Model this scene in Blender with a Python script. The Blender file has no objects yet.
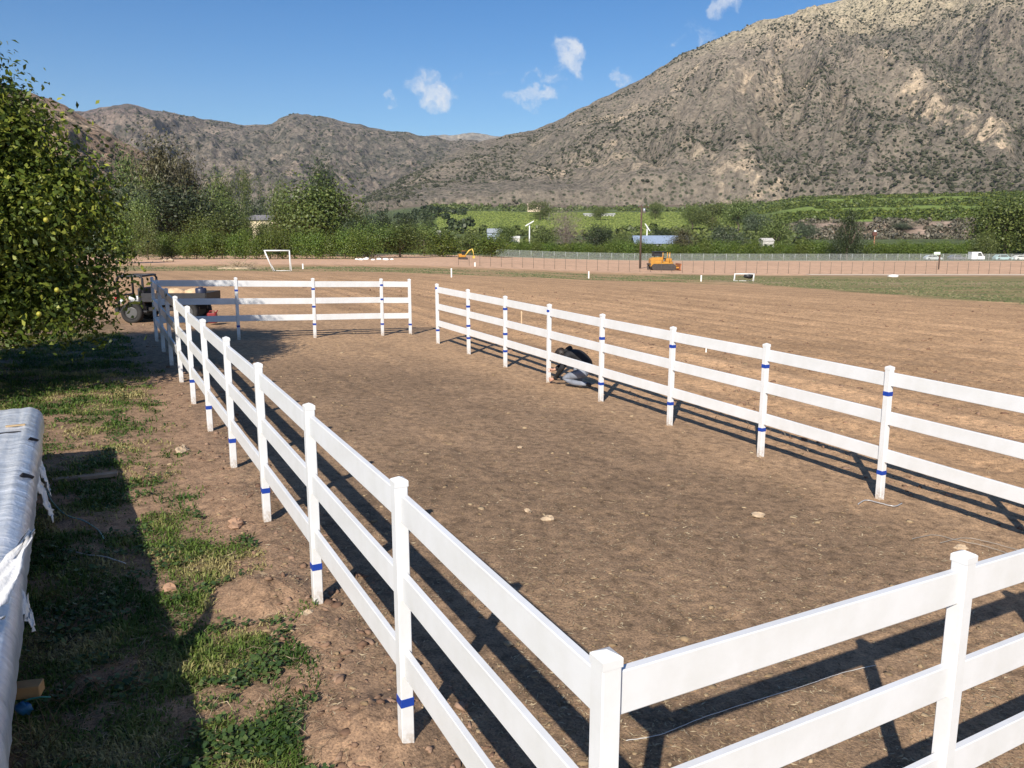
import bpy, math, random
import numpy as np
from mathutils import Vector, Matrix, Quaternion
R = math.radians
SC = bpy.context.scene
COL = SC.collection

# ------------------------------------------------------------ camera, sky, sun
CAMH = 2.68
PITCH = R(10.244)
cam = bpy.data.objects.new('camera', bpy.data.cameras.new('camera'))
COL.objects.link(cam)
cam.location = (0, 0, CAMH)
cam.rotation_euler = (math.pi / 2 - PITCH, 0, 0)
cam.data.sensor_width = 36
cam.data.lens = 36 * 800 / 1024
cam.data.clip_start = 0.05
cam.data.clip_end = 60000
SC.camera = cam
SUN_AZ, SUN_EL = 16.0, 34.5          # the light travels towards azimuth 16 (from +Y to +X)
w = bpy.data.worlds.new('World'); SC.world = w; w.use_nodes = True
wn = w.node_tree; wn.nodes.clear()
sun = bpy.data.objects.new('sun', bpy.data.lights.new('sun', 'SUN'))
COL.objects.link(sun)
sun.data.energy = 5.0
sun.data.angle = R(0.53)
sun.data.color = (1.0, 0.93, 0.83)
_d = Vector((math.sin(R(SUN_AZ)) * math.cos(R(SUN_EL)), math.cos(R(SUN_AZ)) * math.cos(R(SUN_EL)), -math.sin(R(SUN_EL))))
sun.rotation_euler = _d.to_track_quat('-Z', 'Y').to_euler()
SC.view_settings.view_transform = 'Standard'
SC.view_settings.look = 'None'
SC.view_settings.exposure = 0.38
SC.view_settings.gamma = 1.0
SC.cycles.max_bounces = 6
SC.cycles.transparent_max_bounces = 8
SC.cycles.volume_bounces = 1


def build_world():
    N = wn.nodes; L = wn.links
    sky = N.new('ShaderNodeTexSky'); sky.sky_type = 'NISHITA'; sky.sun_disc = False
    sky.sun_elevation = R(SUN_EL); sky.sun_rotation = R(180 + SUN_AZ)
    sky.altitude = 300; sky.air_density = 1.0; sky.dust_density = 0.6; sky.ozone_density = 3.0
    hs = N.new('ShaderNodeHueSaturation'); hs.inputs['Saturation'].default_value = 1.38; hs.inputs['Hue'].default_value = .506; hs.inputs['Value'].default_value = 1.04
    L.new(sky.outputs[0], hs.inputs['Color'])
    geo = N.new('ShaderNodeTexCoord')
    nrm = N.new('ShaderNodeVectorMath'); nrm.operation = 'NORMALIZE'
    L.new(geo.outputs['Generated'], nrm.inputs[0])
    # wispy clouds: directions (azimuth, elevation in degrees), radii, strength
    warp = N.new('ShaderNodeTexNoise'); warp.inputs['Scale'].default_value = 26; warp.inputs['Detail'].default_value = 10
    L.new(nrm.outputs[0], warp.inputs['Vector'])
    wsub = N.new('ShaderNodeVectorMath'); wsub.operation = 'SUBTRACT'; wsub.inputs[1].default_value = (.5, .5, .5)
    L.new(warp.outputs['Color'], wsub.inputs[0])
    wsc = N.new('ShaderNodeVectorMath'); wsc.operation = 'SCALE'; wsc.inputs['Scale'].default_value = 0.075
    L.new(wsub.outputs[0], wsc.inputs[0])
    wadd = N.new('ShaderNodeVectorMath'); wadd.operation = 'ADD'
    L.new(nrm.outputs[0], wadd.inputs[0]); L.new(wsc.outputs[0], wadd.inputs[1])
    total = None
    # pixel centre, half width px, half height px, tilt deg, strength
    for (u, v, a, b, tilt, s) in [(436, 88, 24, 15, -25, .85), (398, 101, 6, 5, 0, .6), (464, 66, 16, 4, 8, .3), (494, 69, 14, 4, 4, .25), (573, 60, 12, 22, 25, .8), (560, 80, 9, 9, 30, .45),
                                  (534, 97, 22, 9, 8, .8), (622, 74, 12, 9, -30, .5), (545, 76, 8, 4, 0, .3), (728, 3, 18, 9, -15, .8), (702, 35, 12, 12, -40, .38), (677, 49, 10, 6, 0, .4)]:
        x, y, z = ray(u, v); n = Vector((x, y, z)).normalized()
        az = math.atan2(n.x, n.y)
        rt = Vector((math.cos(az), -math.sin(az), 0)); up = n.cross(rt) * -1
        if up.z < 0: up = -up
        t = R(tilt)
        e1 = rt * math.cos(t) + up * math.sin(t); e2 = -rt * math.sin(t) + up * math.cos(t)
        terms = []
        for e, hw in ((e1, a / 800), (e2, b / 800)):
            d = N.new('ShaderNodeVectorMath'); d.operation = 'DOT_PRODUCT'
            d.inputs[1].default_value = e / hw
            L.new(wadd.outputs[0], d.inputs[0])
            m = N.new('ShaderNodeMath'); m.operation = 'SUBTRACT'; m.inputs[1].default_value = n.dot(e) / hw
            L.new(d.outputs['Value'], m.inputs[0])
            p = N.new('ShaderNodeMath'); p.operation = 'MULTIPLY'; L.new(m.outputs[0], p.inputs[0]); L.new(m.outputs[0], p.inputs[1])
            terms.append(p)
        dd = N.new('ShaderNodeMath'); dd.operation = 'ADD'; L.new(terms[0].outputs[0], dd.inputs[0]); L.new(terms[1].outputs[0], dd.inputs[1])
        mr = N.new('ShaderNodeMapRange'); mr.interpolation_type = 'SMOOTHSTEP'
        mr.inputs['From Min'].default_value = 1.7; mr.inputs['From Max'].default_value = 0.0
        mr.inputs['To Min'].default_value = 0; mr.inputs['To Max'].default_value = s
        L.new(dd.outputs[0], mr.inputs['Value'])
        if total is None: total = mr.outputs[0]
        else:
            mx = N.new('ShaderNodeMath'); mx.operation = 'MAXIMUM'; L.new(total, mx.inputs[0]); L.new(mr.outputs[0], mx.inputs[1]); total = mx.outputs[0]
    det = N.new('ShaderNodeTexNoise'); det.inputs['Scale'].default_value = 34; det.inputs['Detail'].default_value = 9; det.inputs['Roughness'].default_value = .62
    L.new(wadd.outputs[0], det.inputs['Vector'])
    ma = N.new('ShaderNodeMath'); ma.operation = 'MULTIPLY_ADD'; ma.inputs[1].default_value = 2.6
    L.new(det.outputs['Fac'], ma.inputs[0]); L.new(total, ma.inputs[2])
    mr = N.new('ShaderNodeMapRange'); mr.interpolation_type = 'SMOOTHSTEP'; mr.inputs['From Min'].default_value = 1.40; mr.inputs['From Max'].default_value = 2.75
    L.new(ma.outputs[0], mr.inputs['Value'])
    gate = N.new('ShaderNodeMapRange'); gate.inputs['From Min'].default_value = 0.0; gate.inputs['From Max'].default_value = .25; L.new(total, gate.inputs['Value'])
    mul = N.new('ShaderNodeMath'); mul.operation = 'MULTIPLY'; mul.use_clamp = True
    L.new(gate.outputs[0], mul.inputs[0]); L.new(mr.outputs[0], mul.inputs[1])
    mix = N.new('ShaderNodeMix'); mix.data_type = 'RGBA'
    L.new(mul.outputs[0], mix.inputs['Factor']); L.new(hs.outputs[0], mix.inputs[6])
    mix.inputs[7].default_value = (7.6, 7.9, 8.4, 1)
    bg = N.new('ShaderNodeBackground'); bg.inputs['Strength'].default_value = 0.084
    L.new(mix.outputs[2], bg.inputs['Color'])
    out = N.new('ShaderNodeOutputWorld'); L.new(bg.outputs[0], out.inputs['Surface'])


# ------------------------------------------------------------ noise and terrain
def _hash(ix, iy, seed):
    h = (ix.astype(np.int64) * 374761393 + iy.astype(np.int64) * 668265263 + seed * 1442695041) & 0xffffffff
    h = ((h ^ (h >> 13)) * 1274126177) & 0xffffffff
    h = (h ^ (h >> 16)) & 0xffffffff
    return h.astype(np.float64) / 4294967295.0


def vnoise(x, y, seed=0):
    x = np.asarray(x, float); y = np.asarray(y, float)
    ix = np.floor(x); iy = np.floor(y); fx = x - ix; fy = y - iy
    g = lambda a, b: _hash(a, b, seed) * 2 * math.pi
    def dot(a, b, dx, dy):
        t = g(a, b); return np.cos(t) * dx + np.sin(t) * dy
    u = fx * fx * fx * (fx * (fx * 6 - 15) + 10); v = fy * fy * fy * (fy * (fy * 6 - 15) + 10)
    a = dot(ix, iy, fx, fy); b = dot(ix + 1, iy, fx - 1, fy); c = dot(ix, iy + 1, fx, fy - 1); d = dot(ix + 1, iy + 1, fx - 1, fy - 1)
    return (a * (1 - u) + b * u) * (1 - v) + (c * (1 - u) + d * u) * v   # about -0.7..0.7


def fbm(x, y, oct=4, seed=0, gain=.5, lac=2.03):
    s = 0; a = 1
    for o in range(oct):
        s = s + a * vnoise(x, y, seed + o * 17); x = np.asarray(x) * lac + 3.1; y = np.asarray(y) * lac - 1.7; a *= gain
    return s


def ridged(x, y, oct=4, seed=0, gain=.5):
    s = 0; a = 1
    for o in range(oct):
        s = s + a * (1 - 2.2 * np.abs(vnoise(x, y, seed + o * 31))); x = np.asarray(x) * 2.07 + 5.1; y = np.asarray(y) * 2.07 - 2.7; a *= gain
    return s


def sstep(a, b, x):
    t = np.clip((np.asarray(x, float) - a) / (b - a), 0, 1); return t * t * (3 - 2 * t)


def aprofile(px, xs, ys):
    """piecewise curve over the azimuth, given by the photo column it is seen in"""
    return np.interp(px, xs, ys)


def terr(x, y):
    x = np.asarray(x, float); y = np.asarray(y, float)
    Xs = np.where(x > 0, 25 * np.tanh(x / 25), 15 * np.tanh(x / 15))
    z = -.041 * Xs + .0022 * np.clip(y, -20, 30)
    r = np.hypot(x, y)
    z = z - 1.5 * sstep(24, 112, y)
    z = z - 0.6 * sstep(120, 260, y)
    px = np.where(y > 1, 512 + 800 * x / np.maximum(y, 1) * .984, np.where(x > 0, 3000, -2000))
    # valley side rising to the foot of the mountains
    lift_c = 66 * np.clip((r - 420) / 1080, 0, 1.2) ** 1.12
    bluff = 6 * sstep(400, 620, r) + 12.5 * sstep(640, 705, r + 25 * vnoise(x / 60, y / 60, 5)) + 53 * np.clip((r - 700) / 700, 0, 1.3)
    kr = sstep(735, 800, px)
    z = z + lift_c * (1 - kr) * sstep(300, 430, px) + bluff * kr
    z = z + 30 * np.clip((r - 500) / 1000, 0, 1.5) * (1 - sstep(300, 430, px))
    return z


def terr1(x, y): return float(terr(np.array([x]), np.array([y]))[0])


def ray(u, v):
    c, s = math.cos(PITCH), math.sin(PITCH)
    a = (u - 512) / 800; b = (384 - v) / 800
    return (a, c + b * s, -s + b * c)


def G(u, v):
    """point of the terrain seen at a place of the photograph"""
    r = ray(u, v); t = 1.5
    while t < 3000:
        if CAMH + r[2] * t < terr1(r[0] * t, r[1] * t): break
        t *= 1.004
    lo, hi = t / 1.004, t
    for _ in range(20):
        m = (lo + hi) / 2
        if CAMH + r[2] * m < terr1(r[0] * m, r[1] * m): hi = m
        else: lo = m
    return Vector((r[0] * lo, r[1] * lo, CAMH + r[2] * lo))


def at(u, v, dist):
    r = ray(u, v); t = dist / r[1]
    return Vector((r[0] * t, dist, CAMH + r[2] * t))


build_world()

# ------------------------------------------------------------ materials
MATS = {}


def nt(name):
    m = bpy.data.materials.new(name); m.use_nodes = True
    t = m.node_tree; t.nodes.clear()
    out = t.nodes.new('ShaderNodeOutputMaterial')
    p = t.nodes.new('ShaderNodeBsdfPrincipled')
    t.links.new(p.outputs[0], out.inputs['Surface'])
    p.inputs['Roughness'].default_value = .7
    MATS[name] = m
    return m, t, p


def noise(t, scale, detail=4, rough=.55, vec=None, dim='3D'):
    n = t.nodes.new('ShaderNodeTexNoise'); n.inputs['Scale'].default_value = scale
    n.inputs['Detail'].default_value = detail; n.inputs['Roughness'].default_value = rough
    if vec is not None: t.links.new(vec, n.inputs['Vector'])
    return n


def ramp(t, fac, stops):
    r = t.nodes.new('ShaderNodeValToRGB'); e = r.color_ramp.elements
    while len(e) < len(stops): e.new(.5)
    for i, (p, c) in enumerate(stops):
        e[i].position = p; e[i].color = (*c, 1) if len(c) == 3 else c
    t.links.new(fac, r.inputs[0]); return r


def mixc(t, fac, a, b, mode='MIX'):
    m = t.nodes.new('ShaderNodeMix'); m.data_type = 'RGBA'; m.blend_type = mode
    if isinstance(fac, (int, float)): m.inputs['Factor'].default_value = fac
    else: t.links.new(fac, m.inputs['Factor'])
    for k, s in ((6, a), (7, b)):
        if isinstance(s, tuple): m.inputs[k].default_value = (*s, 1)
        else: t.links.new(s, m.inputs[k])
    return m.outputs[2]


def bump(t, h, p, strength=.5, dist=.02):
    b = t.nodes.new('ShaderNodeBump'); b.inputs['Strength'].default_value = strength; b.inputs['Distance'].default_value = dist
    t.links.new(h, b.inputs['Height']); t.links.new(b.outputs[0], p.inputs['Normal']); return b


def maprange(t, v, a, b, c=0, d=1):
    m = t.nodes.new('ShaderNodeMapRange'); t.links.new(v, m.inputs['Value'])
    for k, x in zip(('From Min', 'From Max', 'To Min', 'To Max'), (a, b, c, d)): m.inputs[k].default_value = x
    return m.outputs[0]


def coords(t, kind='Object'):
    n = t.nodes.new('ShaderNodeTexCoord'); return n.outputs[kind]


def flat(name, c, rough=.6, metal=0, var=.12, scale=6, bumpd=0, coat=0):
    """painted / plain surface with a little mottling"""
    m, t, p = nt(name)
    v = coords(t); n = noise(t, scale, 5, .6, v)
    dark = tuple(x * (1 - var) for x in c); lite = tuple(min(1, x * (1 + var)) for x in c)
    r = ramp(t, n.outputs['Fac'], [(.3, dark), (.7, lite)])
    t.links.new(r.outputs[0], p.inputs['Base Color'])
    p.inputs['Roughness'].default_value = rough; p.inputs['Metallic'].default_value = metal
    p.inputs['Coat Weight'].default_value = coat
    if bumpd:
        n2 = noise(t, scale * 4, 5, .6, v); bump(t, n2.outputs['Fac'], p, .6, bumpd)
    return m


def mat_vinyl(name='white_vinyl', dust=True):
    m, t, p = nt(name); v = coords(t)
    n = noise(t, 3.0, 6, .65, v); n2 = noise(t, 40, 3, .6, v)
    c = ramp(t, n.outputs['Fac'], [(.30, (.66, .66, .64)), (.62, (.74, .745, .745))])
    sp = t.nodes.new('ShaderNodeSeparateXYZ'); t.links.new(v, sp.inputs[0])
    # dust splashed on the foot of the posts
    low = maprange(t, sp.outputs['Z'], .02, .16, 1, 0)
    lm = t.nodes.new('ShaderNodeMath'); lm.operation = 'MULTIPLY'; t.links.new(low, lm.inputs[0]); t.links.new(maprange(t, n2.outputs['Fac'], .35, .62), lm.inputs[1]); lm.use_clamp = True
    if not dust: lm.inputs[0].default_value = 0; t.links.remove(lm.inputs[0].links[0])
    t.links.new(mixc(t, lm.outputs[0], c.outputs[0], (.42, .33, .24)), p.inputs['Base Color'])
    p.inputs['Roughness'].default_value = .42; p.inputs['Specular IOR Level'].default_value = .45
    bump(t, n2.outputs['Fac'], p, .08, .003)
    return m


def mat_vcol(name, rough=.95, s1=9, s2=60, bd=.025, amp=(.56, 1.36), fine=True):
    """ground: soil or turf colour carried per vertex, broken up by fine procedural grain"""
    m, t, p = nt(name)
    a = t.nodes.new('ShaderNodeVertexColor'); a.layer_name = 'soil'
    v = coords(t)
    n1 = noise(t, s1, 8, .68, v)
    r1 = ramp(t, n1.outputs['Fac'], [(.33, (amp[0],) * 3), (.5, (1, 1, 1)), (.68, (amp[1], amp[1] * .985, amp[1] * .96))])
    c = mixc(t, 1.0, a.outputs[0], r1.outputs[0], 'MULTIPLY')
    if fine:
        n2 = noise(t, s2, 4, .7, v)
        r2 = ramp(t, n2.outputs['Fac'], [(.36, (.62,) * 3), (.5, (1, 1, 1)), (.66, (1.38, 1.34, 1.26))])
        c = mixc(t, 1.0, c, r2.outputs[0], 'MULTIPLY')
        vo = t.nodes.new('ShaderNodeTexVoronoi'); vo.inputs['Scale'].default_value = 17; vo.inputs['Randomness'].default_value = 1
        t.links.new(v, vo.inputs['Vector'])
        gr = maprange(t, vo.outputs['Distance'], .10, .16, 1, 0)
        ng = noise(t, 1.3, 4, .6, v); gm = t.nodes.new('ShaderNodeMath'); gm.operation = 'MULTIPLY'
        t.links.new(gr, gm.inputs[0]); t.links.new(maprange(t, ng.outputs['Fac'], .5, .66, 0, .5), gm.inputs[1])
        c = mixc(t, gm.outputs[0], c, (.40, .31, .22))
        ad = t.nodes.new('ShaderNodeMath'); ad.operation = 'ADD'; t.links.new(n1.outputs['Fac'], ad.inputs[0])
        mm = t.nodes.new('ShaderNodeMath'); mm.operation = 'MULTIPLY'; mm.inputs[1].default_value = .35
        t.links.new(n2.outputs['Fac'], mm.inputs[0]); t.links.new(mm.outputs[0], ad.inputs[1])
        bump(t, ad.outputs[0], p, .9, bd)
    else:
        bump(t, n1.outputs['Fac'], p, .8, bd)
    t.links.new(c, p.inputs['Base Color'])
    p.inputs['Roughness'].default_value = rough; p.inputs['Specular IOR Level'].default_value = .15
    return m


def mat_leaf(name, c0, c1, c2, trans=.25, rough=.5, spec=.4):
    m, t, p = nt(name)
    a = t.nodes.new('ShaderNodeAttribute'); a.attribute_name = 'rnd'
    oi = t.nodes.new('ShaderNodeObjectInfo')
    r = ramp(t, a.outputs['Fac'], [(.0, c0), (.55, c1), (1.0, c2)])
    hs = t.nodes.new('ShaderNodeHueSaturation')
    t.links.new(maprange(t, oi.outputs['Random'], 0, 1, .484, .512), hs.inputs['Hue'])
    t.links.new(maprange(t, oi.outputs['Random'], 0, 1, .82, 1.18), hs.inputs['Value'])
    t.links.new(r.outputs[0], hs.inputs['Color'])
    t.links.new(hs.outputs[0], p.inputs['Base Color'])
    p.inputs['Roughness'].default_value = rough; p.inputs['Specular IOR Level'].default_value = spec
    if trans:
        tr = t.nodes.new('ShaderNodeBsdfTranslucent'); t.links.new(hs.outputs[0], tr.inputs['Color'])
        mx = t.nodes.new('ShaderNodeMixShader'); mx.inputs[0].default_value = trans
        out = [n for n in t.nodes if n.type == 'OUTPUT_MATERIAL'][0]
        t.links.new(p.outputs[0], mx.inputs[1]); t.links.new(tr.outputs[0], mx.inputs[2]); t.links.new(mx.outputs[0], out.inputs['Surface'])
    return m


def mat_mountain(name, soil, scrub, pale, grassy=None, gz=(0, 0), dots=(.030, .055), dotc=(.045, .055, .03), sc=1.0, low=None, east=None):
    m, t, p = nt(name); v = coords(t)
    a = t.nodes.new('ShaderNodeAttribute'); a.attribute_name = 'rock'
    n1 = noise(t, .0035 * sc, 9, .68, v); n2 = noise(t, .018 * sc, 8, .72, v); n3 = noise(t, .09 * sc, 4, .7, v)
    c = ramp(t, n1.outputs['Fac'], [(.36, scrub), (.60, soil)]).outputs[0]
    c = mixc(t, maprange(t, n2.outputs['Fac'], .46, .60), c, scrub)
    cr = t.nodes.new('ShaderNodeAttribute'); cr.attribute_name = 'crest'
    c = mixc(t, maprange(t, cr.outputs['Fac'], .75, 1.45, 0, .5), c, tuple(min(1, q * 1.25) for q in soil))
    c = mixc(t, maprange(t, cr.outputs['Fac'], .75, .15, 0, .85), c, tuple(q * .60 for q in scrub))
    if low:
        sp0 = t.nodes.new('ShaderNodeSeparateXYZ'); t.links.new(v, sp0.inputs[0])
        zz = t.nodes.new('ShaderNodeMath'); zz.operation = 'MULTIPLY_ADD'; t.links.new(n1.outputs['Fac'], zz.inputs[0]); zz.inputs[1].default_value = 500; t.links.new(sp0.outputs['Z'], zz.inputs[2])
        c = mixc(t, maprange(t, zz.outputs[0], low[0] + 250, low[1] + 250, 0, .5), c, scrub)
    if east:
        sx_ = t.nodes.new('ShaderNodeSeparateXYZ'); t.links.new(v, sx_.inputs[0])
        xx = t.nodes.new('ShaderNodeMath'); xx.operation = 'MULTIPLY_ADD'; t.links.new(n1.outputs['Fac'], xx.inputs[0]); xx.inputs[1].default_value = 1500; t.links.new(sx_.outputs['X'], xx.inputs[2])
        c = mixc(t, maprange(t, xx.outputs[0], -1500, -500, 0, .85), c, mixc(t, maprange(t, n2.outputs['Fac'], .42, .58), (.235, .200, .158), (.105, .105, .080)))
    # bare pale rock, on steep gullied ground
    sm = t.nodes.new('ShaderNodeMath'); sm.operation = 'MULTIPLY'; t.links.new(a.outputs['Fac'], sm.inputs[0]); t.links.new(maprange(t, n2.outputs['Fac'], .48, .60), sm.inputs[1])
    c = mixc(t, sm.outputs[0], c, pale)
    if grassy:
        sp = t.nodes.new('ShaderNodeSeparateXYZ'); t.links.new(v, sp.inputs[0])
        za = t.nodes.new('ShaderNodeMath'); za.operation = 'MULTIPLY_ADD'; t.links.new(n1.outputs['Fac'], za.inputs[0]); za.inputs[1].default_value = 420; t.links.new(sp.outputs['Z'], za.inputs[2])
        gf = t.nodes.new('ShaderNodeMath'); gf.operation = 'MULTIPLY'; t.links.new(maprange(t, za.outputs[0], gz[0], gz[1]), gf.inputs[0]); t.links.new(maprange(t, n2.outputs['Fac'], .72, .52), gf.inputs[1])
        c = mixc(t, gf.outputs[0], c, grassy)
    # chaparral bushes as dark speckles of two sizes
    for s, thr, cc, k in ((dots[0], .30, dotc, .9), (dots[1], .34, tuple(x * 1.5 for x in dotc), .75)):
        vo = t.nodes.new('ShaderNodeTexVoronoi'); vo.inputs['Scale'].default_value = s * sc
        wv = t.nodes.new('ShaderNodeVectorMath'); wv.operation = 'SCALE'; wv.inputs['Scale'].default_value = 1.0
        t.links.new(v, wv.inputs[0]); t.links.new(wv.outputs[0], vo.inputs['Vector'])
        f = maprange(t, vo.outputs['Distance'], thr + .08, thr - .08)
        gate = noise(t, .006 * sc, 6, .7, v)
        sepc = t.nodes.new('ShaderNodeSeparateColor'); t.links.new(vo.outputs['Color'], sepc.inputs[0])
        g2 = t.nodes.new('ShaderNodeMath'); g2.operation = 'ADD'; t.links.new(maprange(t, gate.outputs['Fac'], .35, .65, .0, .9), g2.inputs[0])
        g2.inputs[1].default_value = .12
        cmpn = t.nodes.new('ShaderNodeMath'); cmpn.operation = 'LESS_THAN'; t.links.new(sepc.outputs[0], cmpn.inputs[0]); t.links.new(g2.outputs[0], cmpn.inputs[1])
        ff = t.nodes.new('ShaderNodeMath'); ff.operation = 'MULTIPLY'; t.links.new(f, ff.inputs[0]); t.links.new(cmpn.outputs[0], ff.inputs[1])
        f3 = t.nodes.new('ShaderNodeMath'); f3.operation = 'MULTIPLY'; f3.inputs[1].default_value = k; t.links.new(ff.outputs[0], f3.inputs[0])
        c = mixc(t, f3.outputs[0], c, cc)
    g = ramp(t, n3.outputs['Fac'], [(.34, (.62,) * 3), (.5, (1, 1, 1)), (.68, (1.42, 1.40, 1.36))])
    c = mixc(t, 1.0, c, g.outputs[0], 'MULTIPLY')
    t.links.new(c, p.inputs['Base Color'])
    ad = t.nodes.new('ShaderNodeMath'); ad.operation = 'MULTIPLY_ADD'; t.links.new(n3.outputs['Fac'], ad.inputs[0]); ad.inputs[1].default_value = .35; t.links.new(n2.outputs['Fac'], ad.inputs[2])
    bump(t, ad.outputs[0], p, 1.0, 22 / sc)
    p.inputs['Roughness'].default_value = .95; p.inputs['Specular IOR Level'].default_value = .05
    return m


# ------------------------------------------------------------ mesh helpers
def link(o, parent=None):
    COL.objects.link(o)
    if parent is not None: o.parent = parent
    return o


def npmesh(name, V, F, mat=None, parent=None, smooth=False, rnd=None, soil=None, rock=None, nlink=True):
    """V (n,3), F (m,k) arrays -> mesh object"""
    me = bpy.data.meshes.new(name); V = np.asarray(V, np.float32); F = np.asarray(F, np.int32)
    m, k = F.shape
    me.vertices.add(len(V)); me.vertices.foreach_set('co', V.ravel())
    me.loops.add(m * k); me.loops.foreach_set('vertex_index', F.ravel())
    me.polygons.add(m); me.polygons.foreach_set('loop_start', np.arange(0, m * k, k, dtype=np.int32))
    me.polygons.foreach_set('loop_total', np.full(m, k, np.int32))
    if smooth: me.polygons.foreach_set('use_smooth', np.ones(m, bool))
    me.update(calc_edges=True)
    if rnd is not None:
        a = me.attributes.new('rnd', 'FLOAT', 'FACE'); a.data.foreach_set('value', np.asarray(rnd, np.float32))
    if rock is not None:
        a = me.attributes.new('rock', 'FLOAT', 'POINT'); a.data.foreach_set('value', np.asarray(rock, np.float32))
    if soil is not None:
        a = me.color_attributes.new('soil', 'FLOAT_COLOR', 'POINT')
        c = np.ones((len(V), 4), np.float32); c[:, :3] = soil; a.data.foreach_set('color', c.ravel())
    if mat: me.materials.append(mat)
    o = bpy.data.objects.new(name, me)
    if nlink: link(o, parent)
    return o


class MB:
    def __init__(s): s.v = []; s.f = []; s.sm = []

    def add(s, V, F, smooth=False):
        n = len(s.v); s.v += [tuple(p) for p in V]; s.f += [tuple(i + n for i in f) for f in F]; s.sm += [smooth] * len(F)

    def box(s, c, size, rz=0, M=None, ch=0.0):
        """box, with chamfered edges when ch > 0"""
        hx, hy, hz = [x / 2 for x in size]
        Rm = M if M is not None else Matrix.Rotation(rz, 3, 'Z')
        c = Vector(c)
        if ch <= 0:
            V = [(sx * hx, sy * hy, sz * hz) for sz in (-1, 1) for sx, sy in ((-1, -1), (1, -1), (1, 1), (-1, 1))]
            F = [(0, 3, 2, 1), (4, 5, 6, 7), (0, 1, 5, 4), (1, 2, 6, 5), (2, 3, 7, 6), (3, 0, 4, 7)]
        else:
            def ring(z, d):
                a, b = hx - d, hy - d
                return [(-a + ch, -b, z), (a - ch, -b, z), (a, -b + ch, z), (a, b - ch, z), (a - ch, b, z), (-a + ch, b, z), (-a, b - ch, z), (-a, -b + ch, z)]
            V = ring(-hz, ch * .7) + ring(-hz + ch, 0) + ring(hz - ch, 0) + ring(hz, ch * .7)
            F = [tuple(range(7, -1, -1)), tuple(range(24, 32))]
            for k in range(3):
                for i in range(8): F.append((k * 8 + i, k * 8 + (i + 1) % 8, k * 8 + 8 + (i + 1) % 8, k * 8 + 8 + i))
        s.add([c + Rm @ Vector(p) for p in V], F); return s

    def tube(s, pts, rad, n=8, cap=True, smooth=True):
        pts = [Vector(p) for p in pts]
        if isinstance(rad, (int, float)): rad = [rad] * len(pts)
        V = []; up = None
        for i, p in enumerate(pts):
            d = (pts[min(i + 1, len(pts) - 1)] - pts[max(i - 1, 0)]).normalized()
            if up is None:
                a = d.orthogonal().normalized()
            else:
                a = (up - d * up.dot(d)); a = a.normalized() if a.length > 1e-6 else d.orthogonal().normalized()
            up = a; b = d.cross(a)
            for k in range(n):
                t = 2 * math.pi * k / n; V.append(p + (a * math.cos(t) + b * math.sin(t)) * rad[i])
        F = []
        for i in range(len(pts) - 1):
            for k in range(n): F.append((i * n + k, i * n + (k + 1) % n, (i + 1) * n + (k + 1) % n, (i + 1) * n + k))
        s.add(V, F, smooth)
        if cap:
            m = len(s.v) - len(V); s.f.append(tuple(m + k for k in range(n - 1, -1, -1))); s.f.append(tuple(m + (len(pts) - 1) * n + k for k in range(n))); s.sm += [False, False]
        return s

    def prism(s, outline, y0, y1, M=None):
        """outline in (x,z) extruded along y"""
        n = len(outline); Mx = M or Matrix.Identity(4)
        V = [Mx @ Vector((x, y0, z)) for x, z in outline] + [Mx @ Vector((x, y1, z)) for x, z in outline]
        F = [tuple(range(n)), tuple(range(2 * n - 1, n - 1, -1))] + [((i + 1) % n, i, n + i, n + (i + 1) % n) for i in range(n)]
        s.add(V, F); return s

    def ell(s, c, r, seed=0, amp=0.0, seg=10, rings=7, M=None):
        V = []; F = []; rn = random.Random(seed); c = Vector(c)
        for j in range(rings + 1):
            th = math.pi * j / rings
            for k in range(seg):
                ph = 2 * math.pi * k / seg; q = 1 + amp * (rn.random() - .5) * 2
                p = Vector((math.sin(th) * math.cos(ph) * r[0] * q, math.sin(th) * math.sin(ph) * r[1] * q, math.cos(th) * r[2] * q))
                if M is not None: p = M @ p
                V.append(c + p)
        for j in range(rings):
            for k in range(seg): F.append((j * seg + k, (j + 1) * seg + k, (j + 1) * seg + (k + 1) % seg, j * seg + (k + 1) % seg))
        s.add(V, F, True); return s

    def build(s, name, mat, parent=None):
        me = bpy.data.meshes.new(name); me.from_pydata([tuple(p) for p in s.v], [], s.f)
        for p, q in zip(me.polygons, s.sm): p.use_smooth = q
        me.materials.append(mat); me.update()
        o = bpy.data.objects.new(name, me); return link(o, parent)


def tag(o, label=None, cat=None, group=None, kind=None):
    for k, v in (('label', label), ('category', cat), ('group', group), ('kind', kind)):
        if v: o[k] = v
    return o


def empty(name, loc, rz=0.0, label=None, cat=None, group=None):
    o = bpy.data.objects.new(name, None); o.location = loc; o.rotation_euler = (0, 0, rz); o.empty_display_size = .3
    link(o); return tag(o, label, cat, group)


def copy_tree(o, parent=None):
    c = o.copy(); link(c, parent) if parent is not None else link(c)
    for ch in list(o.children): copy_tree(ch, c)
    return c


# ------------------------------------------------------------ ground
LDIR = Vector((-.4637, .886)); LN = Vector((-.886, -.4637)); L0 = Vector((.275, 2.184))


def left_s(x, y): return (x - L0.x) * LN.x + (y - L0.y) * LN.y         # metres outside the left fence


def left_t(x, y): return (x - L0.x) * LDIR.x + (y - L0.y) * LDIR.y


MOUNDS = [(-1.83, 5.55, .42, .10), (-.75, 3.95, .45, .10), (-2.6, 7.6, .6, .05), (-1.25, 5.0, .25, .04), (-3.3, 10.2, .5, .06), (-4.2, 12.3, .5, .05)]


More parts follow.
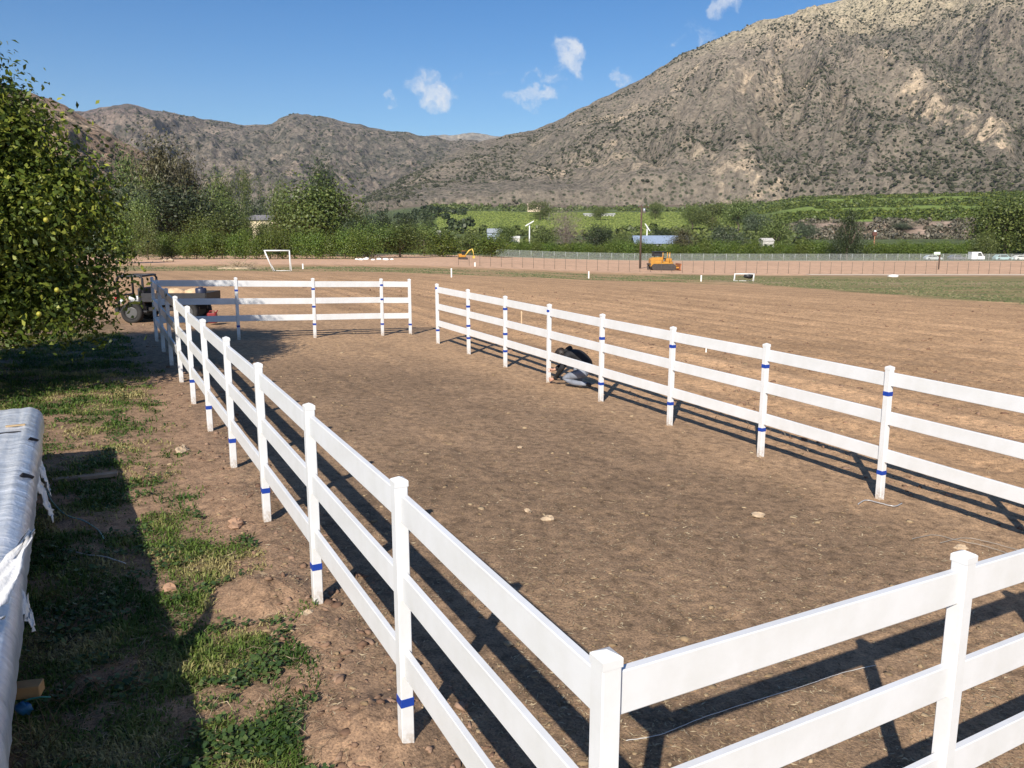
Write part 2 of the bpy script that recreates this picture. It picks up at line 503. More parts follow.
def turf(x, y):
    """1 where turf grows, 0 on bare dirt (near ground)"""
    s = left_s(x, y); t = left_t(x, y)
    edge = .10 + .45 * fbm(x / .6, y / .6, 3, 41) + .25 * sstep(4, 9, t)
    g = sstep(0, .35, s - edge)
    n = fbm(x / .55, y / .55, 4, 77)
    patch = sstep(-.28, .34, 1.15 * n + .16 + .16 * sstep(.8, 1.5, s) - .30 * sstep(5.0, 6.5, t) * (1 - sstep(10.0, 12.0, t)) * (1 - .6 * sstep(1.5, 2.6, s)) + .1 * sstep(10.5, 12.5, t))
    patch = np.maximum(patch, .34 * sstep(-.25, .25, fbm(x / .28, y / .28, 3, 79)))
    g = g * patch
    for mx, my, mr, mh in MOUNDS: g = g * sstep(.75, 1.1, np.hypot(x - mx, y - my) / mr)
    g = g * (1 - sstep(19, 24, y))
    return g


def micro(x, y, r):
    near = 1 - sstep(14, 34, r); mid = 1 - sstep(60, 130, r)
    d = .016 * fbm(x / .9, y / .9, 3, 3) * mid
    d = d + near * (.012 * fbm(x / .16, y / .16, 3, 9) + .006 * np.abs(vnoise(x / .05, y / .05, 12)))
    # loose, clodded soil outside the right fence and along both runs
    sr = (x - 4.905) * .887 + (y - 6.855) * .4616
    plow = sstep(.6, 2.2, sr) * sstep(2, 6, y)
    fv = (x * .887 + y * .4616) + .25 * fbm(x / 3, y / 6, 2, 15)
    d = d + plow * (1 - sstep(45, 90, r)) * .028 * np.sin(fv * 2 * math.pi / 1.15)
    ut = (x * .887 + y * .4616) - 3.2 + .3 * fbm(x / 5, y / 5, 2, 16)
    for off in (-.8, .8, 2.2): d = d - .012 * near * np.exp(-((ut - off) / .14) ** 2) * (1 + .6 * np.sin((-x * .4616 + y * .887) * 2 * math.pi / .12)) * (left_s(x, y) < -.4)
    d = d + plow * (1 - sstep(50, 120, r)) * (.035 * fbm(x / 1.6, y / .55, 4, 19) + .02 * np.abs(fbm(x / .3, y / .3, 2, 29)))
    for mx, my, mr, mh in MOUNDS:
        q = np.clip(1 - (np.hypot(x - mx, y - my) / mr) ** 2, 0, 1); d = d + mh * q * q * (1 + .5 * fbm(x / .12, y / .12, 2, 8))
    ss = np.abs(left_s(x, y)); d = d + .018 * np.exp(-(ss / .35) ** 2) * near
    return d


def build_ground():
    nr, na = 860, 900
    rr = np.concatenate([[0.01], np.geomspace(1.6, 1650, nr), np.geomspace(1900, 16000, 12)])
    aa = np.concatenate([np.linspace(-180, -47, 40, endpoint=False), np.linspace(-47, 47, na), np.linspace(47, 180, 41)[1:-1]])
    A, Rr = np.meshgrid(np.radians(aa), rr)
    x = Rr * np.sin(A); y = Rr * np.cos(A)
    x = x.ravel(); y = y.ravel(); r = Rr.ravel()
    z = terr(x, y) + micro(x, y, r)
    # soil colours
    def C(a): return np.array(a)[None, :]
    n_big = fbm(x / 3.2, y / 3.2, 4, 101)[:, None]; n_mid = fbm(x / .7, y / .7, 4, 55)[:, None]
    # streaks run along the drive / plough direction
    u = x * .887 + y * .4616; v = -x * .4616 + y * .887
    st = fbm(u / 1.4, v / 26, 4, 61)[:, None]
    base = C((.262, .176, .110)) * (1 + .22 * n_big + .18 * n_mid)
    dusty = C((.40, .262, .155)) * (1 + .10 * n_mid)
    sl = left_s(x, y)
    sr = (x - 4.905) * .887 + (y - 6.855) * .4616
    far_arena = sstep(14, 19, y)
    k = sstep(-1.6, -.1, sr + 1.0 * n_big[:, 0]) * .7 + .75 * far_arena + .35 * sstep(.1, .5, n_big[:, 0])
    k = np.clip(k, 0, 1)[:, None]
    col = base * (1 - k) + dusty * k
    pl = C((.435, .275, .155)) * (1 + .22 * fbm(x / 2.5, y / 1.2, 4, 66)[:, None] + .34 * st)
    pk = sstep(.2, 1.6, sr)[:, None] * sstep(2, 5, y)[:, None]
    pk = np.maximum(pk, sstep(23, 27, y)[:, None])
    col = col * (1 - pk) + pl * pk
    # outside the left fence: reddish loose dirt
    red = C((.30, .195, .125)) * (1 + .2 * n_mid)
    lk = (sstep(-.35, .25, sl) * (1 - sstep(20, 26, y)))[:, None]
    col = col * (1 - lk) + red * lk
    tf = turf(x, y)[:, None]
    tc = C((.085, .085, .035)) * (1 + .35 * n_mid)
    col = col * (1 - .6 * tf) + tc * .6 * tf
    # weedy strip across the field and the green ground on the right
    nn = fbm(x / 9, y / 5, 4, 88)
    strip = sstep(78, 86, y + 8 * nn) * (1 - sstep(104, 112, y + 6 * nn))
    e = 29 - (y - 45) * .13
    rg = sstep(-1.2, 1.2, x - e + 2.5 * nn) * sstep(30, 34, y) * (1 - sstep(112, 117, y))
    gk = np.clip(strip * (.30 + .9 * np.clip(nn + .15, 0, 1)), 0, .8)
    gk = np.maximum(gk, rg * (.62 + .35 * nn))
    gk = np.clip(gk, 0, .9)[:, None]
    gcol = C((.105, .140, .048)) * (1 + .3 * fbm(x / 3, y / 6, 4, 91)[:, None])
    col = col * (1 - gk) + gcol * gk
    band = (rg * np.exp(-((y - 88 - .05 * x + 3 * nn) / 5.0) ** 2))[:, None] * .8
    col = col * (1 - band) + C((.33, .25, .15)) * band
    pink = C((.57, .365, .235)) * (1 + .10 * fbm(x / 14, y / 40, 4, 93)[:, None])
    kk = (sstep(112, 118, y + 2 * nn) * (1 - sstep(213, 217, y)))[:, None]
    col = col * (1 - kk) + pink * kk
    # valley floor, vineyard slope, bluff and terraces
    px = np.where(y > 1, 512 + 800 * x / np.maximum(y, 1) * .984, np.where(x > 0, 3000, -2000))
    vn = fbm(x / 45, y / 80, 4, 120)[:, None]; vf = fbm(x / 6, y / 12, 3, 130)[:, None]
    val = C((.10, .125, .05)) * (1 + .4 * vn + .3 * vf)
    vine = C((.155, .205, .045)) * (1 + .25 * vn + .22 * vf)
    kv = (sstep(560, 640, r) * sstep(420, 450, px + 40 * vn[:, 0]) * (1 - sstep(722, 745, px + 25 * vn[:, 0])) * (1 - sstep(1080, 1200, r + 200 * vn[:, 0])))[:, None]
    val = val * (1 - kv) + vine * kv
    kr = sstep(735, 800, px); bl = kr * sstep(600, 645, r) * (1 - sstep(705, 725, r))
    bcol = C((.27, .20, .15)) * (1 + .9 * vf + .6 * vn)
    ter = kr * sstep(705, 725, r) * (1 - sstep(1400, 1500, r + 100 * vn[:, 0]))
    alt = .5 + .5 * np.tanh(4 * np.sin(r / 48 + 2 * vn[:, 0] + x * .002))
    tcol = C((.185, .25, .055)) * alt[:, None] + C((.06, .085, .03)) * (1 - alt[:, None]); tcol = tcol * (1 + .3 * vf)
    val = val * (1 - ter[:, None]) + tcol * ter[:, None]
    val = val * (1 - bl[:, None]) + bcol * bl[:, None]
    scr = C((.17, .13, .095)) * (1 + .4 * vf)
    ks = sstep(1250, 1500, r)[:, None] * (1 - ter[:, None])
    val = val * (1 - ks) + scr * ks
    kval = np.maximum(sstep(213, 219, y), sstep(420, 500, r))[:, None]
    col = col * (1 - kval) + val * kval
    col = np.clip(col, .01, .8)
    V = np.stack([x, y, z], 1)
    NA = len(aa); NR = len(rr)
    i, j = np.meshgrid(np.arange(NR - 1), np.arange(NA), indexing='ij'); j2 = (j + 1) % NA
    F = np.stack([i * NA + j, i * NA + j2, (i + 1) * NA + j2, (i + 1) * NA + j], -1).reshape(-1, 4)
    cx = x[F].mean(1); cy = y[F].mean(1); cr = np.hypot(cx, cy)
    csr = (cx - 4.905) * .887 + (cy - 6.855) * .4616
    zone = np.zeros(len(F), int)
    zone[(left_s(cx, cy) > .45) & (cy < 23)] = 1                    # verge
    zone[((csr > .35) & (cy > 2)) | (cy >= 23)] = 2                 # ploughed field
    ex = 29 - (cy - 45) * .13
    zone[(cy > 80) | ((cx > ex) & (cy > 32))] = 3                   # grass field
    zone[(cy > 115)] = 4
    zone[(cy > 216) | (cr > 460)] = 5
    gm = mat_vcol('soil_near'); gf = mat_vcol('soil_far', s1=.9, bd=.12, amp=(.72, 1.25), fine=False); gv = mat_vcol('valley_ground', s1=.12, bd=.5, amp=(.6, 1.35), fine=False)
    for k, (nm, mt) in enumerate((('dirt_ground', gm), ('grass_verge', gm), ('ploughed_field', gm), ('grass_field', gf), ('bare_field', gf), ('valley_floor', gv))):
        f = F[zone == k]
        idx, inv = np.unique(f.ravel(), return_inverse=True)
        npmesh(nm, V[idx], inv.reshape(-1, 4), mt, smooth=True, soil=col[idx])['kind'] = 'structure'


build_ground()


def sheet(name, pts_l, pts_r, mat, dz=.01, kind='structure'):
    V = []; F = []
    for a, b in zip(pts_l, pts_r):
        for k in range(5):
            q = Vector(a).lerp(Vector(b), k / 4); V.append((q.x, q.y, terr1(q.x, q.y) + dz))
    for i in range(len(pts_l) - 1):
        for k in range(4): F.append((i * 5 + k, i * 5 + k + 1, i * 5 + k + 6, i * 5 + k + 5))
    o = npmesh(name, V, F, mat, smooth=True); o['kind'] = kind; return o


road_m = flat('pale_dirt', (.66, .55, .41), .95, scale=.4, var=.15)
xs = [43 + i * 3 for i in range(40)]
sheet('dirt_road', [(x, 116.2 + .3 * math.sin(x / 9)) for x in xs], [(x, 118.9 + .3 * math.sin(x / 9) + .02 * (x - 43)) for x in xs], road_m, .05)

# ------------------------------------------------------------ mountains
def mountain(name, prof, base_r, ridge_r, mat, nA=700, nT=260, px0=None, px1=None, amp=.16, zb=20, gul=300, seed=1, fexp=1.15, rockn=0.5, shear=0.0):
    xs, ys = zip(*prof)
    px = np.linspace(px0 if px0 is not None else xs[0], px1 if px1 is not None else xs[-1], nA)
    # azimuth of each column of the photograph at the horizon
    c, s = math.cos(PITCH), math.sin(PITCH)
    yy = np.interp(px, xs, ys)
    # smooth the polyline a little
    k = np.hanning(13); k /= k.sum(); yy = np.convolve(np.pad(yy, 6, 'edge'), k, 'valid')
    yy = yy + 2.2 * fbm(px / 22, px * 0 + seed, 4, seed + 5) * 1.2
    a = (px - 512) / 800; b = (384 - yy) / 800
    dx, dy, dz = a, c + b * s, -s + b * c
    hl = np.hypot(dx, dy); az = np.arctan2(dx, dy); tane = dz / hl
    r0 = np.interp(px, *zip(*base_r)); r1 = np.interp(px, *zip(*ridge_r))
    Zr = CAMH + r1 * tane
    T = np.concatenate([np.linspace(0, 1, nT), 1 + np.linspace(.02, .5, 25)])
    TT, AZ = np.meshgrid(T, az, indexing='ij')
    R0 = r0[None, :]; R1 = r1[None, :]; ZR = Zr[None, :]
    r = R0 + (R1 - R0) * TT
    x = r * np.sin(AZ); y = r * np.cos(AZ)
    f = np.clip(TT, 0, 1) ** fexp
    back = np.clip(TT - 1, 0, 1)
    z = zb + (ZR - zb) * f - (ZR - zb) * .9 * (back * 2) ** 1.3
    H = np.maximum(ZR - zb, 10)
    # spurs and gullies run down the slope: noise stretched along it and bent
    lat = AZ * (R0 + R1) * .5
    wr = 70 * fbm(x / 420, y / 420, 3, seed + 11)
    g = ridged((lat + wr * 2.2 + shear * (r - R0)) / gul, r / (gul * 3.2), 4, seed + 21, .52)
    g2 = ridged((lat + wr) / (gul * .28), r / (gul * .8), 4, seed + 33, .55)
    iso = fbm(x / (gul * .35), y / (gul * .35), 5, seed + 43, .55)
    env = np.clip(np.sin(math.pi * np.clip(TT, 0, 1) ** .8), 0, 1) ** .7
    envs = env * .9 + .10
    gL = ridged((lat + wr * 3 + shear * (r - R0)) / (gul * 2.3), r / (gul * 5), 2, seed + 91, .5)
    z = z + H * amp * ((.62 * (gL - 1.05)) * env * (1 - .6 * sstep(.7, 1, TT)) + .58 * (g - .9) * env + .22 * (g2 - .9) * env + .22 * iso * envs)
    e0 = sstep(0, .05, TT)
    z = z * e0 + (zb - 25) * (1 - e0)
    steep = np.clip(ridged((lat + wr) / (gul * .5), r / (gul * .9), 3, seed + 57) - rockn, 0, 1)
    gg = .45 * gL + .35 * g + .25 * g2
    rock = np.clip(steep * 1.5, 0, 1) * sstep(.0, .45, fbm(x / 260, y / 260, 3, seed + 71))
    V = np.stack([x.ravel(), y.ravel(), z.ravel()], 1)
    n = len(az); i, j = np.meshgrid(np.arange(len(T) - 1), np.arange(n - 1), indexing='ij')
    F = np.stack([i * n + j, i * n + j + 1, (i + 1) * n + j + 1, (i + 1) * n + j], -1).reshape(-1, 4)
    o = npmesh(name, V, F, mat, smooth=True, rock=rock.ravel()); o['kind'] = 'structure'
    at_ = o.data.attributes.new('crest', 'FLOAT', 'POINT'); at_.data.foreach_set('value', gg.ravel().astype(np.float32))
    return o, x, y, z, TT, gg


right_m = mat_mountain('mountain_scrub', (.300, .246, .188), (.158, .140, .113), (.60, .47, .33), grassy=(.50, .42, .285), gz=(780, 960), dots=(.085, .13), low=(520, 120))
back_m = mat_mountain('far_range', (.255, .178, .152), (.112, .100, .088), (.44, .34, .26), dots=(.030, .06), dotc=(.06, .06, .05), sc=.7, east=True)
hill_m = mat_mountain('dry_hillside', (.34, .235, .165), (.22, .165, .12), (.48, .36, .25), dots=(.055, .09), dotc=(.05, .055, .03), sc=1.0)
mesa_m = mat_mountain('far_mesa', (.36, .32, .27), (.22, .20, .17), (.5, .43, .34), dots=(.01, .02), dotc=(.1, .1, .09), sc=.3)

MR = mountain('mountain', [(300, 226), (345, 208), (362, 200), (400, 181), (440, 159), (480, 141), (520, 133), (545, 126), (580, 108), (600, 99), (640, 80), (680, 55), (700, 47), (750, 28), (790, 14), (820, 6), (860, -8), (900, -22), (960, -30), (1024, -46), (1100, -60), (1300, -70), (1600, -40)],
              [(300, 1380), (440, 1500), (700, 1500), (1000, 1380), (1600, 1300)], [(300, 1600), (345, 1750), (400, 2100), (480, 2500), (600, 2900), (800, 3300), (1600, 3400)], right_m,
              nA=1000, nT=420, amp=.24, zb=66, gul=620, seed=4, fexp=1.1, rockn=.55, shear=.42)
MB_ = mountain('far_range', [(-500, 150), (-200, 120), (0, 114), (60, 110), (85, 111), (105, 107), (130, 104), (152, 110), (200, 118), (245, 125), (265, 125), (290, 114), (320, 117), (370, 127), (430, 137), (480, 143), (560, 160), (700, 190)],
               [(-500, 2300), (700, 2300)], [(-500, 5200), (100, 5200), (265, 5000), (290, 4600), (700, 4600)], back_m, nA=900, nT=340, amp=.17, zb=40, gul=430, seed=12, fexp=.95, rockn=.6, shear=-.25)
mountain('mesa', [(300, 150), (400, 140), (445, 134), (490, 134), (520, 139), (640, 160)], [(300, 5600), (640, 5600)], [(300, 7400), (640, 7400)], mesa_m, nA=160, nT=60, amp=.10, zb=60, gul=900, seed=31)
ML = mountain('hillside', [(-700, 30), (-300, 55), (-100, 72), (0, 84), (60, 102), (85, 118), (100, 127), (130, 145), (165, 166), (200, 192), (235, 214), (280, 232)],
              [(-700, 420), (280, 640)], [(-700, 1200), (0, 1300), (160, 1000), (280, 800)], hill_m, nA=420, nT=240, amp=.16, zb=4, gul=170, seed=23, fexp=1.0, rockn=.5)


def blobs(name, P, S, mat, seed, squash=.75, aniso=0.0):
    """many low bushes: one lumpy little solid each, gathered in one mesh"""
    rn = np.random.RandomState(seed)
    t = (1 + 5 ** .5) / 2
    v = np.array([(-1, t, 0), (1, t, 0), (-1, -t, 0), (1, -t, 0), (0, -1, t), (0, 1, t), (0, -1, -t), (0, 1, -t), (t, 0, -1), (t, 0, 1), (-t, 0, -1), (-t, 0, 1)], float); v /= np.linalg.norm(v[0])
    f = np.array([(0, 11, 5), (0, 5, 1), (0, 1, 7), (0, 7, 10), (0, 10, 11), (1, 5, 9), (5, 11, 4), (11, 10, 2), (10, 7, 6), (7, 1, 8), (3, 9, 4), (3, 4, 2), (3, 2, 6), (3, 6, 8), (3, 8, 9), (4, 9, 5), (2, 4, 11), (6, 2, 10), (8, 6, 7), (9, 8, 1)])
    n = len(P)
    J = (.75 + .5 * rn.rand(n, 12, 1)) if aniso == 0 else (.5 + .85 * rn.rand(n, 12, 1))
    ang = rn.rand(n) * 6.28; c, s = np.cos(ang), np.sin(ang)
    vv = v[None] * J * (1 + aniso * (rn.rand(n, 1, 3) - .5))
    X = vv[..., 0] * c[:, None] - vv[..., 1] * s[:, None]; Y = vv[..., 0] * s[:, None] + vv[..., 1] * c[:, None]; Z = vv[..., 2] * squash
    V = np.stack([X, Y, Z], -1) * S[:, None, None] + P[:, None, :]
    F = f[None] + (np.arange(n) * 12)[:, None, None]
    o = npmesh(name, V.reshape(-1, 3), F.reshape(-1, 3), mat, rnd=np.repeat(rn.rand(n), 20)); o['kind'] = 'stuff'
    return o


bush_m = mat_leaf('chaparral', (.025, .028, .018), (.045, .050, .028), (.095, .088, .060), trans=0, rough=.9, spec=.05)


def shrubs_on(M, n, name, seed, smin, smax, tmax=.97, thr=-.05, ztop=1e5):
    _, x, y, z, TT, gg = M; rn = np.random.RandomState(seed); span = np.hypot(x[-26] - x[0], y[-26] - y[0])
    i = rn.randint(2, int(TT.shape[0] * .9), n); j = rn.randint(1, TT.shape[1] - 1, n)
    P = np.stack([x[i, j] + rn.uniform(-5, 5, n), y[i, j] + rn.uniform(-5, 5, n), z[i, j]], 1)
    keep = (rn.rand(n) < (span[j] / span.max()) ** 1.3) & (TT[i, j] < tmax) & (.8 * fbm(P[:, 0] / 190, P[:, 1] / 300, 4, seed) - .38 * (gg[i, j] - .8) + .30 * rn.rand(n) > thr + .6 * sstep(ztop, ztop + 200, P[:, 2] + 120 * fbm(P[:, 0] / 300, P[:, 1] / 300, 3, 7)))
    P = P[keep]; S = smin + (smax - smin) * rn.rand(len(P)) ** 2.5
    P[:, 2] += S * .2
    return P, S


P, S = shrubs_on(MR, 110000, 'a', 3, 1.3, 4.6, thr=-.05, ztop=640)
blobs('mountain_chaparral', P, S, bush_m, 3)
P, S = shrubs_on(ML, 9000, 'b', 5, 1.2, 3.6, thr=-.15)
blobs('hillside_chaparral', P, S, bush_m, 5)
P, S = shrubs_on(MB_, 30000, 'c', 7, 3, 8)
blobs('far_range_chaparral', P, S, bush_m, 7)

# ------------------------------------------------------------ fence
vinyl = mat_vinyl()
rail_vinyl = mat_vinyl('rail_vinyl', False)
blue_tape = flat('blue_tape', (.010, .050, .32), .5, var=.1)
PH = 1.494; PW = .068
RZ = (1.345, .925, .51)


def fence(name, pts, label, skip_first=False, skip_last=False, lengths=None, tapes=None, drop=None):
    """vinyl fence: each post (with cap and tape) and each rail a part"""
    o = empty(name, (pts[0][0], pts[0][1], terr1(*pts[0])), 0, label, 'fence')
    base = Vector(o.location); prev = None; rn = random.Random(len(pts) * 7)
    W = []
    for i, p in enumerate(pts):
        a = Vector(pts[max(i - 1, 0)]); b = Vector(pts[min(i + 1, len(pts) - 1)]); d = b - a
        W.append((Vector((p[0], p[1], terr1(*p))), math.atan2(d.y, d.x)))
    if skip_first: W[0] = (W[0][0], math.atan2(pts[1][1] - pts[0][1], pts[1][0] - pts[0][0]))
    for i, (P3, rz) in enumerate(W):
        if (i == 0 and skip_first) or (i == len(W) - 1 and skip_last): continue
        if tapes and i in tapes.get('rz', {}): rz = tapes['rz'][i]
        post = bpy.data.objects.new('post', POST); link(post, o); post.location = P3 - base; post.rotation_euler = (rn.uniform(-.004, .004), rn.uniform(-.004, .004), rz)
        cap = bpy.data.objects.new('cap', CAP); link(cap, post)
        for tz in (tapes or {}).get(i, ()):
            tp = bpy.data.objects.new('tape', TAPE); link(tp, post); tp.location = (0, 0, tz); tp.rotation_euler = (0, rn.uniform(-.05, .05), 0)
    for i in range(len(W) - 1):
        A = W[i][0]; B = W[i + 1][0]; d = B - A; L = d.length
        rot = d.to_track_quat('X', 'Z')
        for zr in RZ:
            m = MB(); e = PW / 2 - .012
            m.box((0, 0, 0), (L - 2 * e, .032, .145), ch=.004)
            r = m.build('rail', rail_vinyl, o)
            r.rotation_mode = 'QUATERNION'; r.rotation_quaternion = rot @ Quaternion((0, 1, 0), rn.uniform(-.0022, .0022)); r.location = (A + B) / 2 - base + Vector((0, 0, zr + rn.uniform(-.006, .006)))
    return o


_m = MB(); _m.box((0, 0, (PH - .04) / 2 - .1), (PW, PW, PH - .04 + .2), ch=.004)
_o = _m.build('post', vinyl); POST = _o.data; bpy.data.objects.remove(_o)
_m = MB(); h = .0362; zt = PH - .045
V = [(-h, -h, zt), (h, -h, zt), (h, h, zt), (-h, h, zt), (-h, -h, zt + .028), (h, -h, zt + .028), (h, h, zt + .028), (-h, h, zt + .028)]
k = h - .006
V += [(-k, -k, zt + .034), (k, -k, zt + .034), (k, k, zt + .034), (-k, k, zt + .034), (0, 0, zt + .048)]
F = [(0, 1, 5, 4), (1, 2, 6, 5), (2, 3, 7, 6), (3, 0, 4, 7), (4, 5, 9, 8), (5, 6, 10, 9), (6, 7, 11, 10), (7, 4, 8, 11), (8, 9, 12), (9, 10, 12), (10, 11, 12), (11, 8, 12), (3, 2, 1, 0)]
_m.add(V, F); _o = _m.build('cap', vinyl); CAP = _o.data; bpy.data.objects.remove(_o)
_m = MB(); _m.box((0, 0, 0), (PW + .004, PW + .004, .048), ch=.0015)
_o = _m.build('tape', blue_tape); TAPE = _o.data; bpy.data.objects.remove(_o)

LP = [(.275, 2.184), (-.555, 3.81), (-1.41, 5.435), (-2.263, 7.055), (-3.122, 8.669), (-3.982, 10.284), (-4.833, 11.903), (-5.675, 13.527), (-6.52, 15.15), (-7.366, 16.772), (-8.217, 18.392)]
RP = [(-1.847, 19.828), (-.993, 18.209), (-.141, 16.589), (.694, 14.965), (1.51, 13.338), (2.366, 11.712), (3.236, 10.09), (4.061, 8.477), (4.905, 6.855), (5.75, 5.23)]
BP = [(-8.217, 18.392), (-6.615, 19.274), (-4.974, 20.091), (-3.424, 21.065), (-2.73, 21.4)]
NP_ = [(.275, 2.184), (1.852, 3.102), (3.43, 4.02), (5.01, 4.94), (5.75, 5.23)]
fence('fence', LP, 'long white fence run along the grass, from nearest corner post to far-left corner', tapes={1: (.29,), 2: (.30,), 3: (.31,), 4: (.33,), 5: (.33,), 6: (.36,), 'rz': {0: math.atan2(.89, -.46)}})
fence('fence', NP_, 'short nearest white fence run crossing the lower right corner of the photo', skip_first=True, skip_last=True, tapes={})
fence('fence', BP, 'farthest white fence run at the back of the pen, ending at the gap', skip_first=True, tapes={1: (1.18, .32), 2: (1.22, .78, .34), 3: (1.32, .95, .30), 4: (.28,)})
fence('fence', RP, 'white fence run between the dirt pen and the ploughed field where a person crouches', tapes={0: (1.38, .34), 1: (1.10, .66, .38), 2: (1.22, .70, .34), 3: (1.36,), 4: (1.08, .31), 5: (1.20, .34), 6: (1.20, .37), 7: (1.19, .31), 8: (1.2, .3)})

# ------------------------------------------------------------ trees
bark = flat('bark', (.16, .12, .09), .95, scale=5, var=.35, bumpd=.02)
palebark = flat('pale_bark', (.42, .36, .29), .9, scale=3, var=.25, bumpd=.02)


def leaf_cloud(clumps, n, size, seed, shell=.35, aspect=.45, up=.25, bend=True, rough_amp=.35, droop=0, tight=1.9, per=14):
    """diamond leaves filling the outer part of lumpy clumps; returns V, F, rnd"""
    rn = np.random.RandomState(seed)
    C_ = np.array([c[:3] for c in clumps], float); Rd = np.array([c[3:6] for c in clumps], float)
    wgt = (Rd[:, 0] * Rd[:, 2]) ** 1.0; wgt /= wgt.sum()
    k = rn.choice(len(clumps), n, p=wgt)
    size_f = 1
    d = rn.normal(size=(n, 3)); d /= np.linalg.norm(d, axis=1)[:, None]
    q = (1 - shell * rn.rand(n) ** 1.5 * 1.6)
    q *= 1 + rough_amp * vnoise(d[:, 0] * 2.2 + k * 7.3, d[:, 1] * 2.2 + d[:, 2] * 2.9 + k * 3.1, seed)
    P = C_[k] + d * Rd[k] * q[:, None]
    # twig groups: pull leaves towards shared points so gaps open between them
    g = max(12, n // per)
    tp = P[rn.choice(n, g)]; gi = rn.randint(0, g, n)
    same = rn.rand(n) < .80
    off = rn.normal(size=(n, 3)) * size * tight * (1 + 1.2 * rn.rand(g, 1)[gi])
    P = np.where(same[:, None], tp[gi] + off, P)
    nrm = P - C_[k]; nrm /= np.linalg.norm(nrm, axis=1)[:, None] + 1e-9
    nrm = nrm + rn.normal(size=(n, 3)) * .75 + np.array([0, 0, up]); nrm /= np.linalg.norm(nrm, axis=1)[:, None]
    t = rn.normal(size=(n, 3)) + np.array([0, 0, -droop]); t -= nrm * (t * nrm).sum(1)[:, None]; t /= np.linalg.norm(t, axis=1)[:, None] + 1e-9
    b = np.cross(nrm, t)
    s = size * (.65 + .7 * rn.rand(n))[:, None]
    V = np.stack([P - t * s * .5, P + b * s * aspect * .5 + nrm * s * .06, P + t * s * .5 - nrm * s * .10, P - b * s * aspect * .5 + nrm * s * .06], 1)
    F = np.arange(n * 4).reshape(n, 4)
    gr = rn.rand(g)
    rnd = np.clip(.55 * rn.rand(n) + .45 * gr[gi], 0, 1)
    return V.reshape(-1, 3), F, rnd


def crown_mesh(name, mat, *a, **k):
    V, F, r = leaf_cloud(*a, **k)
    o = npmesh(name, V, F, mat, rnd=r, nlink=False); me = o.data; bpy.data.objects.remove(o); return me


def rclumps(seed, n, spread, rad, zc, zs):
    rn = random.Random(seed); L = []
    for _ in range(n):
        a = rn.random() * 6.283; q = math.sqrt(rn.random()); zz = rn.uniform(-1, 1)
        rr = rad * rn.uniform(.65, 1.25)
        f = math.sqrt(max(0, 1 - zz * zz * .75))
        L.append((math.cos(a) * q * spread * f, math.sin(a) * q * spread * f, zc + zz * zs, rr, rr, rr * .85))
    return L


# leaf kinds
lm_citrus = mat_leaf('citrus_leaves', (.035, .062, .012), (.100, .150, .020), (.22, .26, .045), trans=.2)
lm_dark = mat_leaf('oak_leaves', (.016, .026, .010), (.038, .055, .020), (.075, .095, .035), trans=.1)
lm_grey = mat_leaf('grey_leaves', (.040, .060, .030), (.085, .115, .062), (.17, .20, .11), trans=.12)
lm_olive = mat_leaf('olive_green_leaves', (.045, .070, .018), (.115, .150, .038), (.22, .25, .075), trans=.15)
lm_brown = mat_leaf('russet_needles', (.05, .048, .022), (.105, .100, .045), (.19, .165, .08), trans=.1)
lm_bright = mat_leaf('avocado_leaves', (.032, .055, .013), (.095, .135, .028), (.20, .23, .06), trans=.2)
lm_twig = mat_leaf('bare_twigs', (.12, .09, .075), (.19, .15, .125), (.28, .23, .20), trans=0, rough=.9)

# unit crowns: about 1 tall (z 0..1) and 1 wide, scaled per tree
K = {}
K['round'] = [crown_mesh('crown', lm_bright, rclumps(s, 14, .34, .20, .55, .30), 8500, .036, s, aspect=.6) for s in (1, 2)]
K['citrus'] = [crown_mesh('crown', lm_citrus, rclumps(s, 9, .28, .27, .50, .27), 4200, .052, s, aspect=.6) for s in (3, 4, 5)]
K['dark'] = [crown_mesh('crown', lm_dark, rclumps(s, 16, .36, .20, .52, .30), 9000, .034, s, aspect=.6) for s in (6, 7)]
K['grey'] = [crown_mesh('crown', lm_grey, rclumps(s, 14, .36, .18, .55, .30), 6500, .034, s, aspect=.6) for s in (8, 9)]
K['olive'] = [crown_mesh('crown', lm_olive, rclumps(s, 15, .35, .18, .56, .33), 7500, .034, s, aspect=.6) for s in (10, 11)]
K['euca'] = [crown_mesh('crown', lm_olive, rclumps(s, 13, .30, .15, .58, .40), 6500, .034, s, aspect=.35, droop=1.5) for s in (12, 13)]
con = [(math.cos(a * 2.4) * .26 * (1 - z), math.sin(a * 2.4) * .26 * (1 - z), .12 + z * .8, .05 + .20 * (1 - z), .05 + .20 * (1 - z), .09) for a, z in [(i, (i / 26)) for i in range(26)]]
K['conifer'] = [crown_mesh('crown', lm_dark, con, 8000, .034, 14, aspect=.4, droop=.6)]
K['deodar'] = [crown_mesh('crown', lm_brown, [(c[0] * 1.15, c[1] * 1.15, c[2], c[3] * 1.1, c[4] * 1.1, .045) for c in con], 11500, .045, 15, aspect=.35, droop=.8)]
K['cypress'] = [crown_mesh('crown', lm_dark, [(0, 0, .1 + i * .1, .38 * math.sin(math.pi * (.12 + i * .095)) + .05, .38 * math.sin(math.pi * (.12 + i * .095)) + .05, .1) for i in range(9)], 2500, .045, 16)]
K['bare'] = [crown_mesh('crown', lm_twig, rclumps(17, 16, .36, .19, .55, .30), 5200, .085, 17, aspect=.07, shell=.9)]


